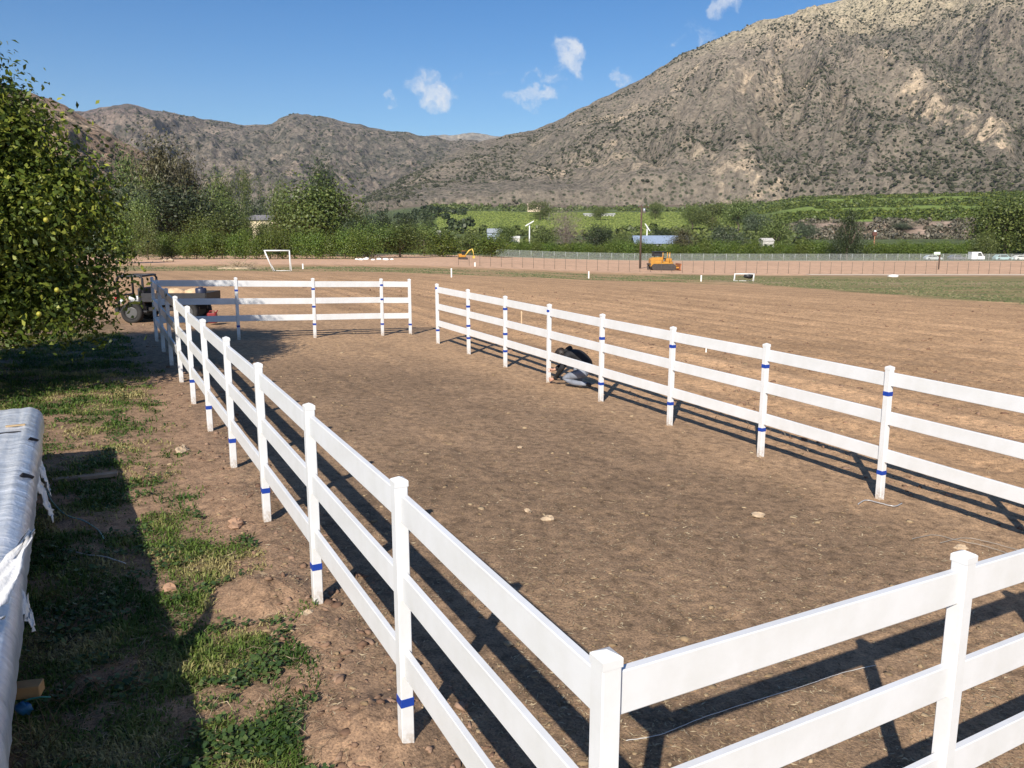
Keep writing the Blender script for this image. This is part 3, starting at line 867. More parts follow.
def trunk_mesh(seed, mat, wide=1.0, nl=6, zc=.62):
    rn = random.Random(seed); m = MB()
    bend = [(0, 0, -.05), (rn.uniform(-.02, .02), rn.uniform(-.02, .02), .18), (rn.uniform(-.03, .03), rn.uniform(-.03, .03), .38), (rn.uniform(-.04, .04), rn.uniform(-.04, .04), zc)]
    m.tube(bend, [.035, .027, .022, .010], 8)
    for i in range(nl):
        a = rn.random() * 6.28; z0 = rn.uniform(.16, .42); l = rn.uniform(.18, .32) * wide
        p0 = Vector(bend[1]).lerp(Vector(bend[2]), (z0 - .16) / .3)
        m.tube([p0, p0 + Vector((math.cos(a) * l * .5, math.sin(a) * l * .5, .12)), p0 + Vector((math.cos(a) * l, math.sin(a) * l, .30))], [.014, .010, .004], 6)
    o = m.build('trunk', mat); me = o.data; bpy.data.objects.remove(o); return me


TR = [trunk_mesh(s, bark) for s in (1, 2, 3)]; TRP = [trunk_mesh(s, palebark) for s in (4, 5)]
_tc = [0]


def tree(kind, u, vtop, hw, dist, label, cat='tree', group=None, name=None, pale=False, vbase=None):
    _tc[0] += 1; i = _tc[0]; rn = random.Random(i * 13)
    x = (u - 512) / 800 * dist * 1.0; z0 = terr1(x, dist)
    # column of the photo -> x at that distance (depth along the view axis differs slightly from y)
    p = at(u, (vtop + 255) / 2, dist); x = p.x; z0 = terr1(x, dist)
    top = z0 + (at(u, vtop, dist).z - z0) * 1.10
    h = (top - z0); wd = 2 * hw / 800 * dist * 1.02
    o = empty(name or {'citrus': 'citrus_tree', 'dark': 'oak_tree', 'conifer': 'conifer_tree', 'deodar': 'cedar_tree', 'cypress': 'cypress_tree', 'euca': 'eucalyptus_tree', 'bare': 'bare_tree', 'round': 'avocado_tree', 'grey': 'grey_green_tree', 'olive': 'broadleaf_tree'}[kind], (x, dist, z0), rn.random() * 6.28, label, cat, group)
    me = K[kind][i % len(K[kind])]
    c = bpy.data.objects.new('crown', me); link(c, o); c.scale = (wd, wd, h)
    t = bpy.data.objects.new('trunk', (TRP if pale else TR)[i % (2 if pale else 3)]); link(t, o); tw = min(wd, h) ; t.scale = (tw, tw, h)
    return o


# citrus hedge row on the left, behind the soccer goal
for i, u in enumerate(np.arange(160, 372, 12.2)):
    rn = random.Random(i)
    tree('citrus', u + rn.uniform(-2, 2), 235 + rn.uniform(-2.5, 2), 9.2, 150 + rn.uniform(-2, 2), 'dense green citrus tree in the clipped row behind the soccer goal', group='citrus trees in the row behind the soccer goal')
T = tree
T('olive', 147, 226, 13, 143, 'small bushy tree with a bare dark trunk at the left end of the citrus row')
T('citrus', 122, 224, 16, 120, 'dark leafy bush just right of the big foreground citrus tree', pale=False)
T('deodar', 163, 152, 36, 232, 'tall brownish cedar, highest tree of the left grove')
T('olive', 134, 165, 20, 250, 'bright green round tree left of the tall brownish cedar')
T('grey', 130, 184, 20, 215, 'pale grey-green tree low beside the dark oak')
T('grey', 108, 178, 20, 240, 'grey-green tree partly hidden behind the foreground citrus tree')
T('deodar', 188, 164, 22, 250, 'russet tinted tree just right of the tall cedar')
T('dark', 180, 192, 46, 200, 'broad very dark oak in front of the tall cedar')
T('olive', 140, 205, 22, 190, 'yellow-green tree in front of the dark oak at its left')
T('euca', 214, 176, 22, 235, 'pale eucalyptus with a light trunk right of the dark oak', pale=True)
T('euca', 238, 184, 20, 240, 'smaller eucalyptus beside the pale eucalyptus', pale=True)
T('cypress', 247, 176, 5.5, 300, 'slim dark cypress, left one of two above the house')
T('cypress', 262, 182, 4, 300, 'slimmer dark cypress, right one of two above the house')
T('olive', 228, 205, 22, 215, 'low olive green tree left of the house with the grey roof')
T('grey', 256, 198, 22, 290, 'grey-green tree rising behind the house roof')
T('euca', 284, 184, 22, 270, 'thin russet eucalyptus with a pale leaning trunk right of the house', pale=True)
T('olive', 265, 226, 17, 225, 'olive green tree in front of the house with the grey roof')
T('olive', 243, 222, 12, 215, 'small tree covering the left corner of the house')
T('olive', 290, 214, 16, 210, 'loose green tree at the right corner of the house')
T('olive', 120, 212, 18, 170, 'yellow-green tree low behind the citrus at the left')
T('round', 205, 212, 26, 192, 'leafy green tree at the right foot of the broad dark oak')
T('round', 286, 204, 20, 205, 'green tree filling the gap between the house and the large spreading tree')
T('round', 352, 213, 18, 196, 'green tree on the right shoulder of the large spreading tree')
T('olive', 150, 186, 22, 225, 'green tree under the tall brownish cedar at its left')
T('dark', 322, 166, 16, 235, 'tall dense dark crown standing highest right of the house')
T('round', 318, 190, 40, 182, 'very large spreading green tree at the middle of the citrus row')
T('dark', 352, 221, 14, 176, 'dark shrubby tree under the right side of the large spreading tree')
T('grey', 362, 208, 15, 260, 'grey-green tree right of the large spreading tree')
T('round', 372, 224, 22, 165, 'bright green spreading bush-like tree right of the large tree')
T('round', 400, 227, 22, 168, 'bright green tree second right of the large tree')
T('dark', 384, 214, 12, 300, 'small dark tree far behind the bright green ones')
T('dark', 406, 215, 12, 310, 'dark round tree in the valley near the pale shed')
T('olive', 424, 228, 18, 190, 'olive green tree left of the yellow excavator')
T('dark', 428, 219, 9, 330, 'small dark tree beside a far white roof')
T('citrus', 443, 236, 17, 185, 'dark green round orchard tree right behind the yellow excavator')
T('olive', 470, 234, 16, 230, 'olive tree above the yellow excavator')
T('citrus', 492, 237, 17, 200, 'round green orchard tree right of the yellow excavator')
T('round', 505, 228, 12, 290, 'green tree between the grey shed and the white shed')
T('bare', 565, 214, 16, 330, 'leafless greyish brown tree in front of the vineyard')
T('olive', 546, 231, 16, 300, 'low brownish green tree left of the leafless tree')
T('dark', 598, 226, 15, 330, 'dark spreading tree right of the leafless tree')
T('olive', 620, 236, 14, 300, 'small olive green tree left of the utility pole')
T('dark', 660, 229, 14, 420, 'dark trees\' crown standing behind the long blue roof')
T('deodar', 682, 231, 15, 300, 'brown tinted tree at the right end of the blue roof')
T('grey', 728, 226, 22, 290, 'pale grey-green tree with a forked trunk by the white trucks', pale=True)
T('olive', 738, 203, 20, 620, 'tall dark tree up on the slope behind the grey-green tree')
T('olive', 712, 206, 16, 640, 'dark tree on the slope left of the tallest one')
T('olive', 692, 208, 14, 660, 'dark tree on the slope above the vineyard edge')
T('grey', 757, 214, 18, 560, 'grey-green tree on the slope above the olive round tree')
T('olive', 775, 221, 20, 300, 'rounded olive-yellow tree behind the long wire fence')
T('conifer', 849, 211, 21, 225, 'dark green conifer standing alone in front of the bluff')
T('round', 1006, 204, 33, 232, 'large bright green tree at the right edge of the photo', name='broadleaf_tree')
T('round', 1040, 214, 28, 236, 'green tree cut off by the right edge of the photo', name='broadleaf_tree')
T('olive', 985, 235, 14, 226, 'low olive shrub tree beside the large bright green tree')
T('grey', 805, 222, 14, 540, 'grey bush at the foot of the bluff')
T('grey', 905, 222, 14, 610, 'small tree growing on the pale bluff')
T('olive', 540, 203, 13, 900, 'green tree on the slope beside the cream farmhouse')
T('olive', 600, 208, 10, 880, 'dark tree standing at the top edge of the vineyard')
T('olive', 655, 204, 9, 900, 'dark tree at the upper right of the vineyard')
T('euca', 622, 232, 12, 330, 'thin green tree just left of the blue roofed shed')

# front rows of the valley orchard, behind the far chain-link fence
for i, u in enumerate(np.arange(505, 985, 10.5)):
    if 832 < u < 866: continue
    rn = random.Random(500 + i)
    tree('citrus', u + rn.uniform(-2, 2), 243.5 + rn.uniform(-2.0, 3.5), 7.5 + rn.uniform(-1, 1.5), 226 + rn.uniform(0, 9), 'small round orchard tree in the row behind the far chain-link fence', group='orchard trees behind the far chain-link fence')


def mass(name, n, fr, seed, mat, smin, smax, squash=.8):
    rn = np.random.RandomState(seed); P = []; S = []
    while len(P) < n:
        u = rn.uniform(60, 1200); r = rn.uniform(*fr['r'])
        if not fr['ok'](u, r, rn): continue
        x, y, _ = ray(u, 240); k = r / math.hypot(x, y); x *= k; y *= k
        if fr.get('row'): y = round(y / fr['row']) * fr['row']; 
        P.append((x, y, 0)); S.append(rn.uniform(smin, smax))
    P = np.array(P); S = np.array(S); P[:, 2] = terr(P[:, 0], P[:, 1]) + S * .4
    return blobs(name, P, S, mat, seed, squash)


def clumpmass(name, P, S, mat, seed, leaves=60, ls=.85):
    """many far trees as leafy puffs in one mesh"""
    rn = np.random.RandomState(seed); n = len(P)
    d = rn.normal(size=(n, leaves, 3)); d /= np.linalg.norm(d, axis=2)[..., None]
    q = .55 + .5 * rn.rand(n, leaves, 1)
    C0 = P[:, None, :] + d * q * (S[:, None, None] * np.array([1, 1, .85]))
    nrm = d + rn.normal(size=d.shape) * .6 + np.array([0, 0, .3]); nrm /= np.linalg.norm(nrm, axis=2)[..., None]
    t = rn.normal(size=d.shape); t -= nrm * (t * nrm).sum(2)[..., None]; t /= np.linalg.norm(t, axis=2)[..., None]
    b = np.cross(nrm, t); s = (S[:, None, None] * ls * (.30 + .22 * rn.rand(n, leaves, 1)))
    V = np.stack([C0 - t * s, C0 + b * s * .8, C0 + t * s, C0 - b * s * .8], 2).reshape(-1, 3)
    F = np.arange(len(V)).reshape(-1, 4)
    r = np.clip(.6 * np.repeat(rn.rand(n), leaves) + .4 * rn.rand(n * leaves), 0, 1)
    o = npmesh(name, V, F, mat, rnd=r); o['kind'] = 'stuff'; return o


def pts_polar(n, seed, rlo, rhi, ulo, uhi, cond=None, row=None, ang=.3):
    rn = np.random.RandomState(seed); u = rn.uniform(ulo, uhi, n); r = rn.uniform(rlo, rhi, n)
    x = (u - 512) / 800 / .984; h = np.hypot(x, 1); x, y = r * x / h, r / h
    if row:
        v = x * ang + y; v = np.round(v / row) * row; y = v - x * ang
    k = np.ones(n, bool) if cond is None else cond(x, y, u, r)
    P = np.stack([x[k], y[k], terr(x[k], y[k])], 1); return P, rn


P, rn_ = pts_polar(1700, 71, 240, 430, 380, 1060, row=7, cond=lambda x, y, u, r: y > 243)
S = rn_.uniform(1.5, 2.6, len(P)); P[:, 2] += S * .7
clumpmass('valley_orchard', P, S, lm_citrus, 71, 130, .55)
P, rn_ = pts_polar(900, 72, 330, 640, 60, 800, cond=lambda x, y, u, r: vnoise(x / 40, y / 70, 9) > .02)
S = rn_.uniform(2.2, 4.2, len(P)); P[:, 2] += S * .7
clumpmass('valley_woodland', P, S, lm_olive, 72)
P, rn_ = pts_polar(420, 73, 520, 1350, 60, 470, cond=lambda x, y, u, r: vnoise(x / 60, y / 120, 4) > -.1)
S = rn_.uniform(3, 6, len(P)); P[:, 2] += S * .6
clumpmass('slope_woodland', P, S, lm_dark, 73)
P, rn_ = pts_polar(5600, 74, 715, 1420, 745, 1250, row=15, ang=.15, cond=lambda x, y, u, r: np.sin(r / 48 + 2 * fbm(x / 45, y / 80, 4, 120) + x * .002) < .25)
S = rn_.uniform(2.4, 3.8, len(P)); P[:, 2] += S * .4
clumpmass('terrace_orchard', P, S, lm_citrus, 74, 22)
P, rn_ = pts_polar(900, 75, 1180, 1420, 430, 800, cond=lambda x, y, u, r: vnoise(x / 80, y / 120, 14) > -.05)
S = rn_.uniform(3, 5.5, len(P)); P[:, 2] += S * .4
clumpmass('slope_orchard', P, S, lm_olive, 75, 22)
P, rn_ = pts_polar(2200, 76, 585, 712, 750, 1200, cond=lambda x, y, u, r: vnoise(x / 22, y / 30, 24) > -.12)
S = rn_.uniform(1.4, 3.4, len(P)); P[:, 2] += S * .4
clumpmass('bluff_brush', P, S, mat_leaf('bluff_brush_leaves', (.05, .05, .03), (.12, .105, .07), (.2, .16, .12), trans=0), 76, 30)
# vine rows on the slope
P, rn_ = pts_polar(9000, 77, 600, 1150, 440, 735, row=9, ang=.35)
S = rn_.uniform(1.0, 1.5, len(P)); P[:, 2] += S * .3
blobs('vineyard', P, S, mat_leaf('vine_leaves', (.085, .125, .025), (.145, .20, .035), (.21, .26, .06), trans=0, rough=.8), 77, .6)

#PART2
# ------------------------------------------------------------ the big citrus tree at the left
near_leaf = mat_leaf('orange_tree_leaves', (.030, .055, .010), (.105, .150, .018), (.40, .42, .07), trans=.25, rough=.5, spec=.35)


def near_tree():
    bx, by = -9.05, 12.5; z0 = terr1(bx, by)
    o = empty('citrus_tree', (bx, by, z0), 0, 'big leafy orange tree filling the left edge in front of the fence corner', 'tree')
    rn = random.Random(4)
    cl = []
    # lobes, in local metres: hanging skirt, wide middle, narrower top
    for (x, y, z, a) in [(.9, -1.0, 1.3, .9), (1.8, -.3, 1.5, .8), (1.9, .7, 1.6, .85), (.2, -1.7, 1.2, .9), (-1.0, -1.4, 1.3, 1.0), (.8, 1.6, 1.5, 1.0), (-1.6, .2, 1.5, 1.1), (-.8, 1.6, 1.6, 1.0),
                         (2.0, -.2, 2.7, .85), (1.9, .8, 2.9, .8), (1.2, -1.2, 2.6, .95), (.1, -1.9, 2.6, .95), (-1.2, -1.6, 2.8, 1.1), (-2.0, 0, 2.9, 1.1), (.6, 1.7, 3.0, 1.0), (-1.0, 1.7, 3.0, 1.1),
                         (1.45, -.1, 3.65, .75), (.9, -.9, 3.8, .85), (.0, -1.2, 4.2, .85), (-1.1, -.9, 4.4, 1.0), (.6, .9, 4.1, .9), (-.7, 1.0, 4.5, 1.0), (-1.7, .3, 4.3, 1.0),
                         (.75, -.2, 4.85, .6), (.25, -.3, 5.05, .60), (-.6, .1, 5.35, .75), (-.1, .1, 5.1, .9), (0, 0, 3.2, 1.5), (.1, .1, 2.0, 1.5), (2.25, .1, 3.2, .45), (1.0, -.6, 4.45, .35), (1.65, 0, 4.0, .38), (1.2, -.1, 4.4, .45), (.8, 0, 4.8, .45)]:
        cl.append((x, y, z, a, a, a * .85))
    V, F, r = leaf_cloud(cl, 125000, .096, 91, shell=.45, aspect=.52, up=.35, rough_amp=.55, tight=1.3, per=30)
    # keep the leaves above the grass
    cz = V[:, 2].reshape(-1, 4).mean(1); k = cz > .35
    Vk = V.reshape(-1, 4, 3)[k]
    npmesh('crown', Vk.reshape(-1, 3), np.arange(len(Vk) * 4).reshape(-1, 4), near_leaf, o, rnd=r[k])
    m = MB(); m.tube([(0, 0, -.1), (.05, .03, .5), (.0, .05, 1.1), (-.1, .1, 2.2), (-.3, .1, 4.2)], [.20, .15, .13, .10, .03], 12)
    for i in range(16):
        a = rn.random() * 6.28; z = rn.uniform(.7, 2.6); l = rn.uniform(1.2, 2.1)
        p = Vector((0, .05, z)); q = p + Vector((math.cos(a) * l * .5, math.sin(a) * l * .5, .6)); e = p + Vector((math.cos(a) * l, math.sin(a) * l, rn.uniform(.6, 1.5)))
        m.tube([p, q, e], [.06, .04, .012], 7)
        for _ in range(3):
            d = Vector((rn.uniform(-1, 1), rn.uniform(-1, 1), rn.uniform(0, .9))) * .6
            m.tube([q, q + d * .5, q + d], [.02, .013, .005], 5)
    m.build('trunk', bark, o)
    # a few yellow-green oranges ripening among the leaves
    fr = flat('ripening_fruit', (.36, .33, .04), .5, var=.2, scale=30)
    for (u, v) in [(57, 290), (39, 314), (46, 220)]:
        d = 10.4; p = at(u, v, d)
        c = bpy.data.objects.new('orange', None) if False else None
        mm = MB().ell((0, 0, 0), (.032, .032, .034), 1, .02, 12, 8)
        f = mm.build('orange', fr, o); f.location = p - Vector(o.location)
    return o


near_tree()

# ------------------------------------------------------------ grass, weeds, straw, stones
def slivers(name, P, L, Wd, mat, seed, lift=.006, tilt=.12, kind='stuff'):
    """thin flat fragments lying about"""
    rn = np.random.RandomState(seed); n = len(P)
    a = rn.rand(n) * math.pi; t = np.stack([np.cos(a), np.sin(a), rn.normal(size=n) * tilt], 1)
    b = np.stack([-np.sin(a), np.cos(a), rn.normal(size=n) * .3], 1)
    C0 = P + np.array([0, 0, lift]); hl = (L / 2)[:, None]; w = (Wd / 2)[:, None]
    bend = b * (L * .15 * rn.normal(size=n))[:, None]
    V = np.stack([C0 - t * hl, C0 + bend + b * w, C0 + t * hl, C0 + bend - b * w], 1).reshape(-1, 3)
    o = npmesh(name, V, np.arange(4 * n).reshape(-1, 4), mat, rnd=rn.rand(n)); o['kind'] = kind; return o


def zg(x, y): return terr(x, y) + micro(x, y, np.hypot(x, y))


def fan_points(n, seed, rlo, rhi, a0=-42, a1=42, bias=1.0):
    rn = np.random.RandomState(seed); r = rlo * (rhi / rlo) ** (rn.rand(n) ** bias); a = np.radians(rn.uniform(a0, a1, n))
    return r * np.sin(a), r * np.cos(a), rn


grass_m = mat_leaf('grass_blades', (.045, .090, .014), (.110, .160, .028), (.33, .28, .12), trans=.2, rough=.6, spec=.25)
x, y, rn = fan_points(560000, 5, 2.6, 22, -46, 4, .8)
tf = turf(x, y); k = (tf > .05) & (rn.rand(len(x)) < tf ** 1.3 * .85)
# thin out with distance so that density stays about even
r = np.hypot(x, y)
x, y, r = x[k], y[k], r[k]; n = len(x)
wild = .5 + .9 * np.clip(fbm(x / .35, y / .35, 3, 201) + .25, 0, 1.2)
h = (.018 + .048 * rn.rand(n) ** 1.6) * wild * (1 + .02 * r); wd = (.0022 + .0022 * rn.rand(n)) * (.7 + r * .14)
z = zg(x, y); a = rn.rand(n) * 6.28; l = rn.uniform(.2, 1.25, n)
dx, dy = np.cos(a), np.sin(a)
B = np.stack([x, y, z - .005], 1); D = np.stack([dx, dy, dx * 0], 1); S_ = np.stack([-dy, dx, dx * 0], 1) * wd[:, None]
M_ = B + D * (h * l * .35)[:, None] + np.array([0, 0, 1]) * (h * .65)[:, None]
Tt = B + D * (h * l * 1.0)[:, None] + np.array([0, 0, 1]) * (h * (1.05 - .35 * l))[:, None]
V = np.stack([B - S_, B + S_, M_ + S_ * .8, M_ - S_ * .8, Tt], 1).reshape(-1, 3)
i5 = np.arange(n) * 5
F = np.concatenate([np.stack([i5, i5 + 1, i5 + 2, i5 + 3], 1), np.stack([i5 + 3, i5 + 2, i5 + 4, i5 + 4], 1)])
dry = np.clip(fbm(x / .8, y / .8, 3, 207) * 1.6 + .42 + .45 * (rn.rand(n) - .5) + .12 * sstep(2.0, 4.0, r * 0 + left_s(x, y)) * 0, 0, 1)
F3a = np.concatenate([np.stack([i5, i5 + 1, i5 + 2], 1), np.stack([i5, i5 + 2, i5 + 3], 1), np.stack([i5 + 3, i5 + 2, i5 + 4], 1)])
o = npmesh('grass', V, F3a, grass_m, rnd=np.concatenate([dry, dry, dry])); o['kind'] = 'stuff'
# broad-leaved weeds among the grass
weed_m = mat_leaf('weed_leaves', (.025, .060, .016), (.055, .105, .025), (.11, .16, .045), trans=.2, rough=.5)
x, y, rn = fan_points(60000, 6, 2.8, 15, -46, 0, .8)
k = (turf(x, y) > .15) & (fbm(x / .45, y / .45, 3, 301) > .16)
x, y = x[k], y[k]; n = len(x); z = zg(x, y) + .015 + .035 * rn.rand(n)
a = rn.rand(n) * 6.28; s = .010 + .012 * rn.rand(n)
t = np.stack([np.cos(a), np.sin(a), rn.normal(size=n) * .4], 1); b = np.stack([-np.sin(a), np.cos(a), rn.normal(size=n) * .4], 1); c0 = np.stack([x, y, z], 1)
V = np.stack([c0 - t * s[:, None], c0 - b * s[:, None] * .8, c0 + t * s[:, None], c0 + b * s[:, None] * .8], 1).reshape(-1, 3)
o = npmesh('weeds', V, np.arange(4 * n).reshape(-1, 4), weed_m, rnd=rn.rand(n)); o['kind'] = 'stuff'
# straw on the verge and bits of mulch in the pen
straw_m = mat_leaf('straw', (.15, .10, .06), (.29, .215, .13), (.48, .39, .26), trans=0, rough=.9, spec=.1)
x, y, rn = fan_points(16000, 7, 2.6, 16, -46, 0, .9)
k = (left_s(x, y) > .3); x, y = x[k], y[k]
P = np.stack([x, y, zg(x, y) + .015], 1); slivers('dry_straw', P, rn.uniform(.03, .15, len(P)) , rn.uniform(.0015, .004, len(P)), straw_m, 7, tilt=.22)
x, y, rn = fan_points(52000, 8, 2.6, 20, -40, 40, .95)
sr = (x - 4.905) * .887 + (y - 6.855) * .4616
k = (left_s(x, y) < .3) & (sr < -.2) & (fbm(x / 1.1, y / 1.1, 4, 401) + .35 * rn.rand(len(x)) > .02); x, y = x[k], y[k]
P = np.stack([x, y, zg(x, y)], 1); slivers('mulch_bits', P, rn.uniform(.012, .07, len(P)), rn.uniform(.003, .011, len(P)), straw_m, 8, tilt=.1)

stone_m = mat_leaf('stones', (.18, .12, .075), (.25, .17, .105), (.34, .245, .16), trans=0, rough=.95, spec=.1)


def stones(name, P, S, mat, seed, squash=.42):
    o = blobs(name, P, S, mat, seed, squash, 1.1); return o


x, y, rn = fan_points(10000, 9, 2.7, 26, -42, 42, .9)
k = fbm(x / 1.4, y / 1.4, 3, 501) + .5 * rn.rand(len(x)) > .12; k &= turf(x, y) < .5; x, y = x[k], y[k]
S = .005 + .030 * rn.rand(len(x)) ** 7; S *= (.8 + .03 * np.hypot(x, y))
P = np.stack([x, y, zg(x, y) + S * .02], 1); stones('stones', P, S, stone_m, 9)
# clods along both fence lines and in the ploughed field
clod_m = mat_leaf('clods', (.17, .11, .07), (.26, .175, .11), (.36, .25, .165), trans=0, rough=1, spec=.05)
x, y, rn = fan_points(26000, 10, 2.7, 60, -30, 42, .8)
sr = (x - 4.905) * .887 + (y - 6.855) * .4616
k = ((sr > .4) & (fbm(x / 2.5, y / 1.2, 3, 511) > .0)) | (np.abs(left_s(x, y) + .05) < .45); k &= (y < 45); x, y = x[k], y[k]
S = (.008 + .035 * rn.rand(len(x)) ** 7) * (.8 + .03 * np.hypot(x, y))
P = np.stack([x, y, zg(x, y) + S * .05], 1); stones('clods', P, S, clod_m, 10, .55)
# weedy stubble in the strip across the field and on the right
x, y, rn = fan_points(60000, 11, 34, 116, -34, 34, .9)
nn = fbm(x / 9, y / 5, 4, 88); e = 29 - (y - 45) * .13
k = ((y > 82) & (y < 106) & (nn + .2 * rn.rand(len(x)) > .12)) | ((x > e + 1) & (fbm(x / 4, y / 4, 3, 93) + .4 * rn.rand(len(x)) > .2))
x, y = x[k], y[k]; n = len(x); S = rn.uniform(.04, .14, n)
P = np.stack([x, y, terr(x, y) + .0], 1)
blobs('field_weeds', P, S, mat_leaf('field_weed_leaves', (.07, .085, .03), (.12, .125, .05), (.20, .165, .09), trans=0, rough=.9), 11, .7)
# weeds along the ploughed side of the right fence
x, y, rn = fan_points(9000, 12, 6, 22, 10, 42)
sr = (x - 4.905) * .887 + (y - 6.855) * .4616
k = (sr > .8) & (sr < 2.2) & (fbm(x / .5, y / .5, 3, 521) > .15); x, y = x[k], y[k]
P = np.stack([x, y, zg(x, y) + .02], 1); slivers('dry_weeds', P, rn.uniform(.03, .10, len(P)), rn.uniform(.004, .012, len(P)), straw_m, 12, lift=.02, tilt=.9)

# rocks that stand out
rock_m = flat('pale_rock', (.46, .35, .235), .95, scale=9, var=.25, bumpd=.01)
rock_r = flat('reddish_rock', (.36, .22, .14), .95, scale=9, var=.25, bumpd=.01)
for (u, v, s, m_, lb) in [(758, 517, .055, rock_m, 'pale tan rock alone in the dirt pen under the right fence'), (170, 590, .06, rock_r, 'reddish rock lying in the grass beside the shadow edge'), (182, 452, .085, rock_m, 'jagged grey-brown clod of rock on dirt left of the fence'),
                          (548, 520, .05, rock_m, 'flat pale stone right of its twin in mid pen'), (528, 512, .04, rock_m, 'flat pale stone left of its twin in mid pen'), (308, 616, .05, rock_m, 'small pale stone in the grass at the foot of the third fence post'),
                          (236, 526, .08, rock_r, 'brown clod half buried on the dirt patch by the fence'), (520, 448, .03, rock_m, 'tiny pale stone in the middle of the pen'), (960, 549, .05, rock_m, 'tan stone beside the loose white wire')]:
    p = G(u, v); m = MB().ell((0, 0, s * .25), (s * 1.2, s * .85, s * .6), int(u), .34, 9, 6); m.sm = [False] * len(m.sm)
    o = m.build('rock', m_); o.location = p; o.rotation_euler = (0, 0, u * .7); tag(o, lb, 'rock')

# ------------------------------------------------------------ wrapped bundle at the left, and an added shadow caster
def mat_film():
    m, t, p = nt('stretch_film'); v = coords(t)
    mp = t.nodes.new('ShaderNodeMapping'); mp.inputs['Scale'].default_value = (2.5, 9, 3); t.links.new(v, mp.inputs[0])
    n = noise(t, 2.2, 6, .6, mp.outputs[0]); n2 = noise(t, 9, 5, .6, v)
    mp2 = t.nodes.new('ShaderNodeMapping'); mp2.inputs['Scale'].default_value = (16, .6, 2); t.links.new(v, mp2.inputs[0]); n3 = noise(t, 1.5, 3, .5, mp2.outputs[0])
    c = ramp(t, n.outputs['Fac'], [(.3, (.50, .55, .62)), (.55, (.70, .73, .77)), (.72, (.84, .85, .86))])
    c2 = ramp(t, n3.outputs['Fac'], [(.35, (.78, .82, .88)), (.6, (1, 1, 1))])
    t.links.new(mixc(t, 1.0, c.outputs[0], c2.outputs[0], 'MULTIPLY'), p.inputs['Base Color'])
    p.inputs['Roughness'].default_value = .28; p.inputs['Coat Weight'].default_value = .5; p.inputs['Coat Roughness'].default_value = .15
    ad = t.nodes.new('ShaderNodeMath'); ad.operation = 'ADD'; t.links.new(n.outputs['Fac'], ad.inputs[0]); t.links.new(n2.outputs['Fac'], ad.inputs[1])
    bump(t, ad.outputs[0], p, .7, .02); return m


film = mat_film(); torn = flat('torn_film', (.80, .79, .76), .55, var=.12, scale=12, bumpd=.01)
wood = flat('pale_timber', (.50, .36, .20), .8, scale=4, var=.3); old_wood = flat('weathered_timber', (.30, .22, .15), .9, scale=7, var=.3, bumpd=.005)
dark_gap = flat('dark_gap', (.03, .03, .035), .9); blue_pl = flat('blue_plastic', (.02, .12, .26), .45); green_strap = flat('green_strap', (.06, .28, .22), .5)
orange_wood = flat('orange_timber', (.42, .24, .10), .8, scale=6, var=.25)


def bundle(name, origin, rz, length, width, z0, z1, label, seed=1, sag=.012):
    """film-wrapped pack: rounded section swept along local y, wrinkled; right edge at x=0"""
    o = empty(name, origin, rz, label, 'bundle')
    rn = np.random.RandomState(seed); ns = 150; sec = []
    rc = .13
    # section (x,z), from bottom right up the side, over the top and down the left
    for zz in np.linspace(z0, z1 - rc, 10): sec.append((0.0, zz))
    for a in np.linspace(0, math.pi / 2, 12)[1:]: sec.append((-rc + rc * math.cos(a), z1 - rc + rc * math.sin(a)))
    for xx in np.linspace(-rc, -width + rc, 34)[1:]: sec.append((xx, z1))
    for a in np.linspace(math.pi / 2, math.pi, 8)[1:]: sec.append((-width + rc + rc * math.cos(a), z1 - rc + rc * math.sin(a)))
    for zz in np.linspace(z1 - rc, z0, 6)[1:]: sec.append((-width, zz))
    sec = np.array(sec); k = len(sec); cx, cz = -width / 2, (z0 + z1) / 2
    T = np.linspace(0, length, ns); V = np.zeros((ns, k, 3))
    S_, Tm = np.meshgrid(np.arange(k), T)
    X = np.repeat(sec[None, :, 0], ns, 0); Z = np.repeat(sec[None, :, 1], ns, 0)
    # rounded ends
    e = np.minimum(T, length - T); sh = np.sqrt(np.clip(1 - (1 - np.clip(e / .09, 0, 1)) ** 2, 0, 1))[:, None]
    dz = -.07 * (1 - sh) * (Z - z0) / (z1 - z0)
    ribs = .004 * np.sin((X + .02 * vnoise(Tm, X * 3, 5)) * 2 * math.pi / .155) * (Z > z1 - .03)
    wr = .007 * vnoise(Tm * 11, X * 1.5 + Z * 2, seed) + .005 * vnoise(Tm * 27 + X, X * 5, seed + 3) + sag * vnoise(Tm * 1.1, X * 2, seed + 5)
    wr = wr + .006 * np.abs(vnoise(Tm * 4 + Z * 9, X * 3, seed + 8))
    nx = np.where(np.abs(Z - z1) < .02, 0, np.sign(X - cx)); nz = np.where(np.abs(Z - z1) < .02, 1, .3)
    V[..., 0] = X + nx * wr + (X - cx) * (-.05) * (1 - sh); V[..., 1] = Tm; V[..., 2] = Z + nz * wr + ribs + dz
    i, j = np.meshgrid(np.arange(ns - 1), np.arange(k - 1), indexing='ij')
    F = np.stack([i * k + j, (i + 1) * k + j, (i + 1) * k + j + 1, i * k + j + 1], -1).reshape(-1, 4)
    npmesh('film_wrap', V.reshape(-1, 3), F, film, o, smooth=True)
    for yy in (0, ns - 1):
        # closing faces
        VV = V[yy]; c = VV.mean(0); vv = np.concatenate([VV, c[None]]); n = k
        ff = [(a, a + 1, n, n) for a in range(k - 1)]
        m = MB(); m.add([tuple(q) for q in vv], [(a, a + 1, n) if yy else (a + 1, a, n) for a in range(k - 1)] + [(k - 1, 0, n) if yy else (0, k - 1, n)]); m.build('end_wrap', film, o)
    return o


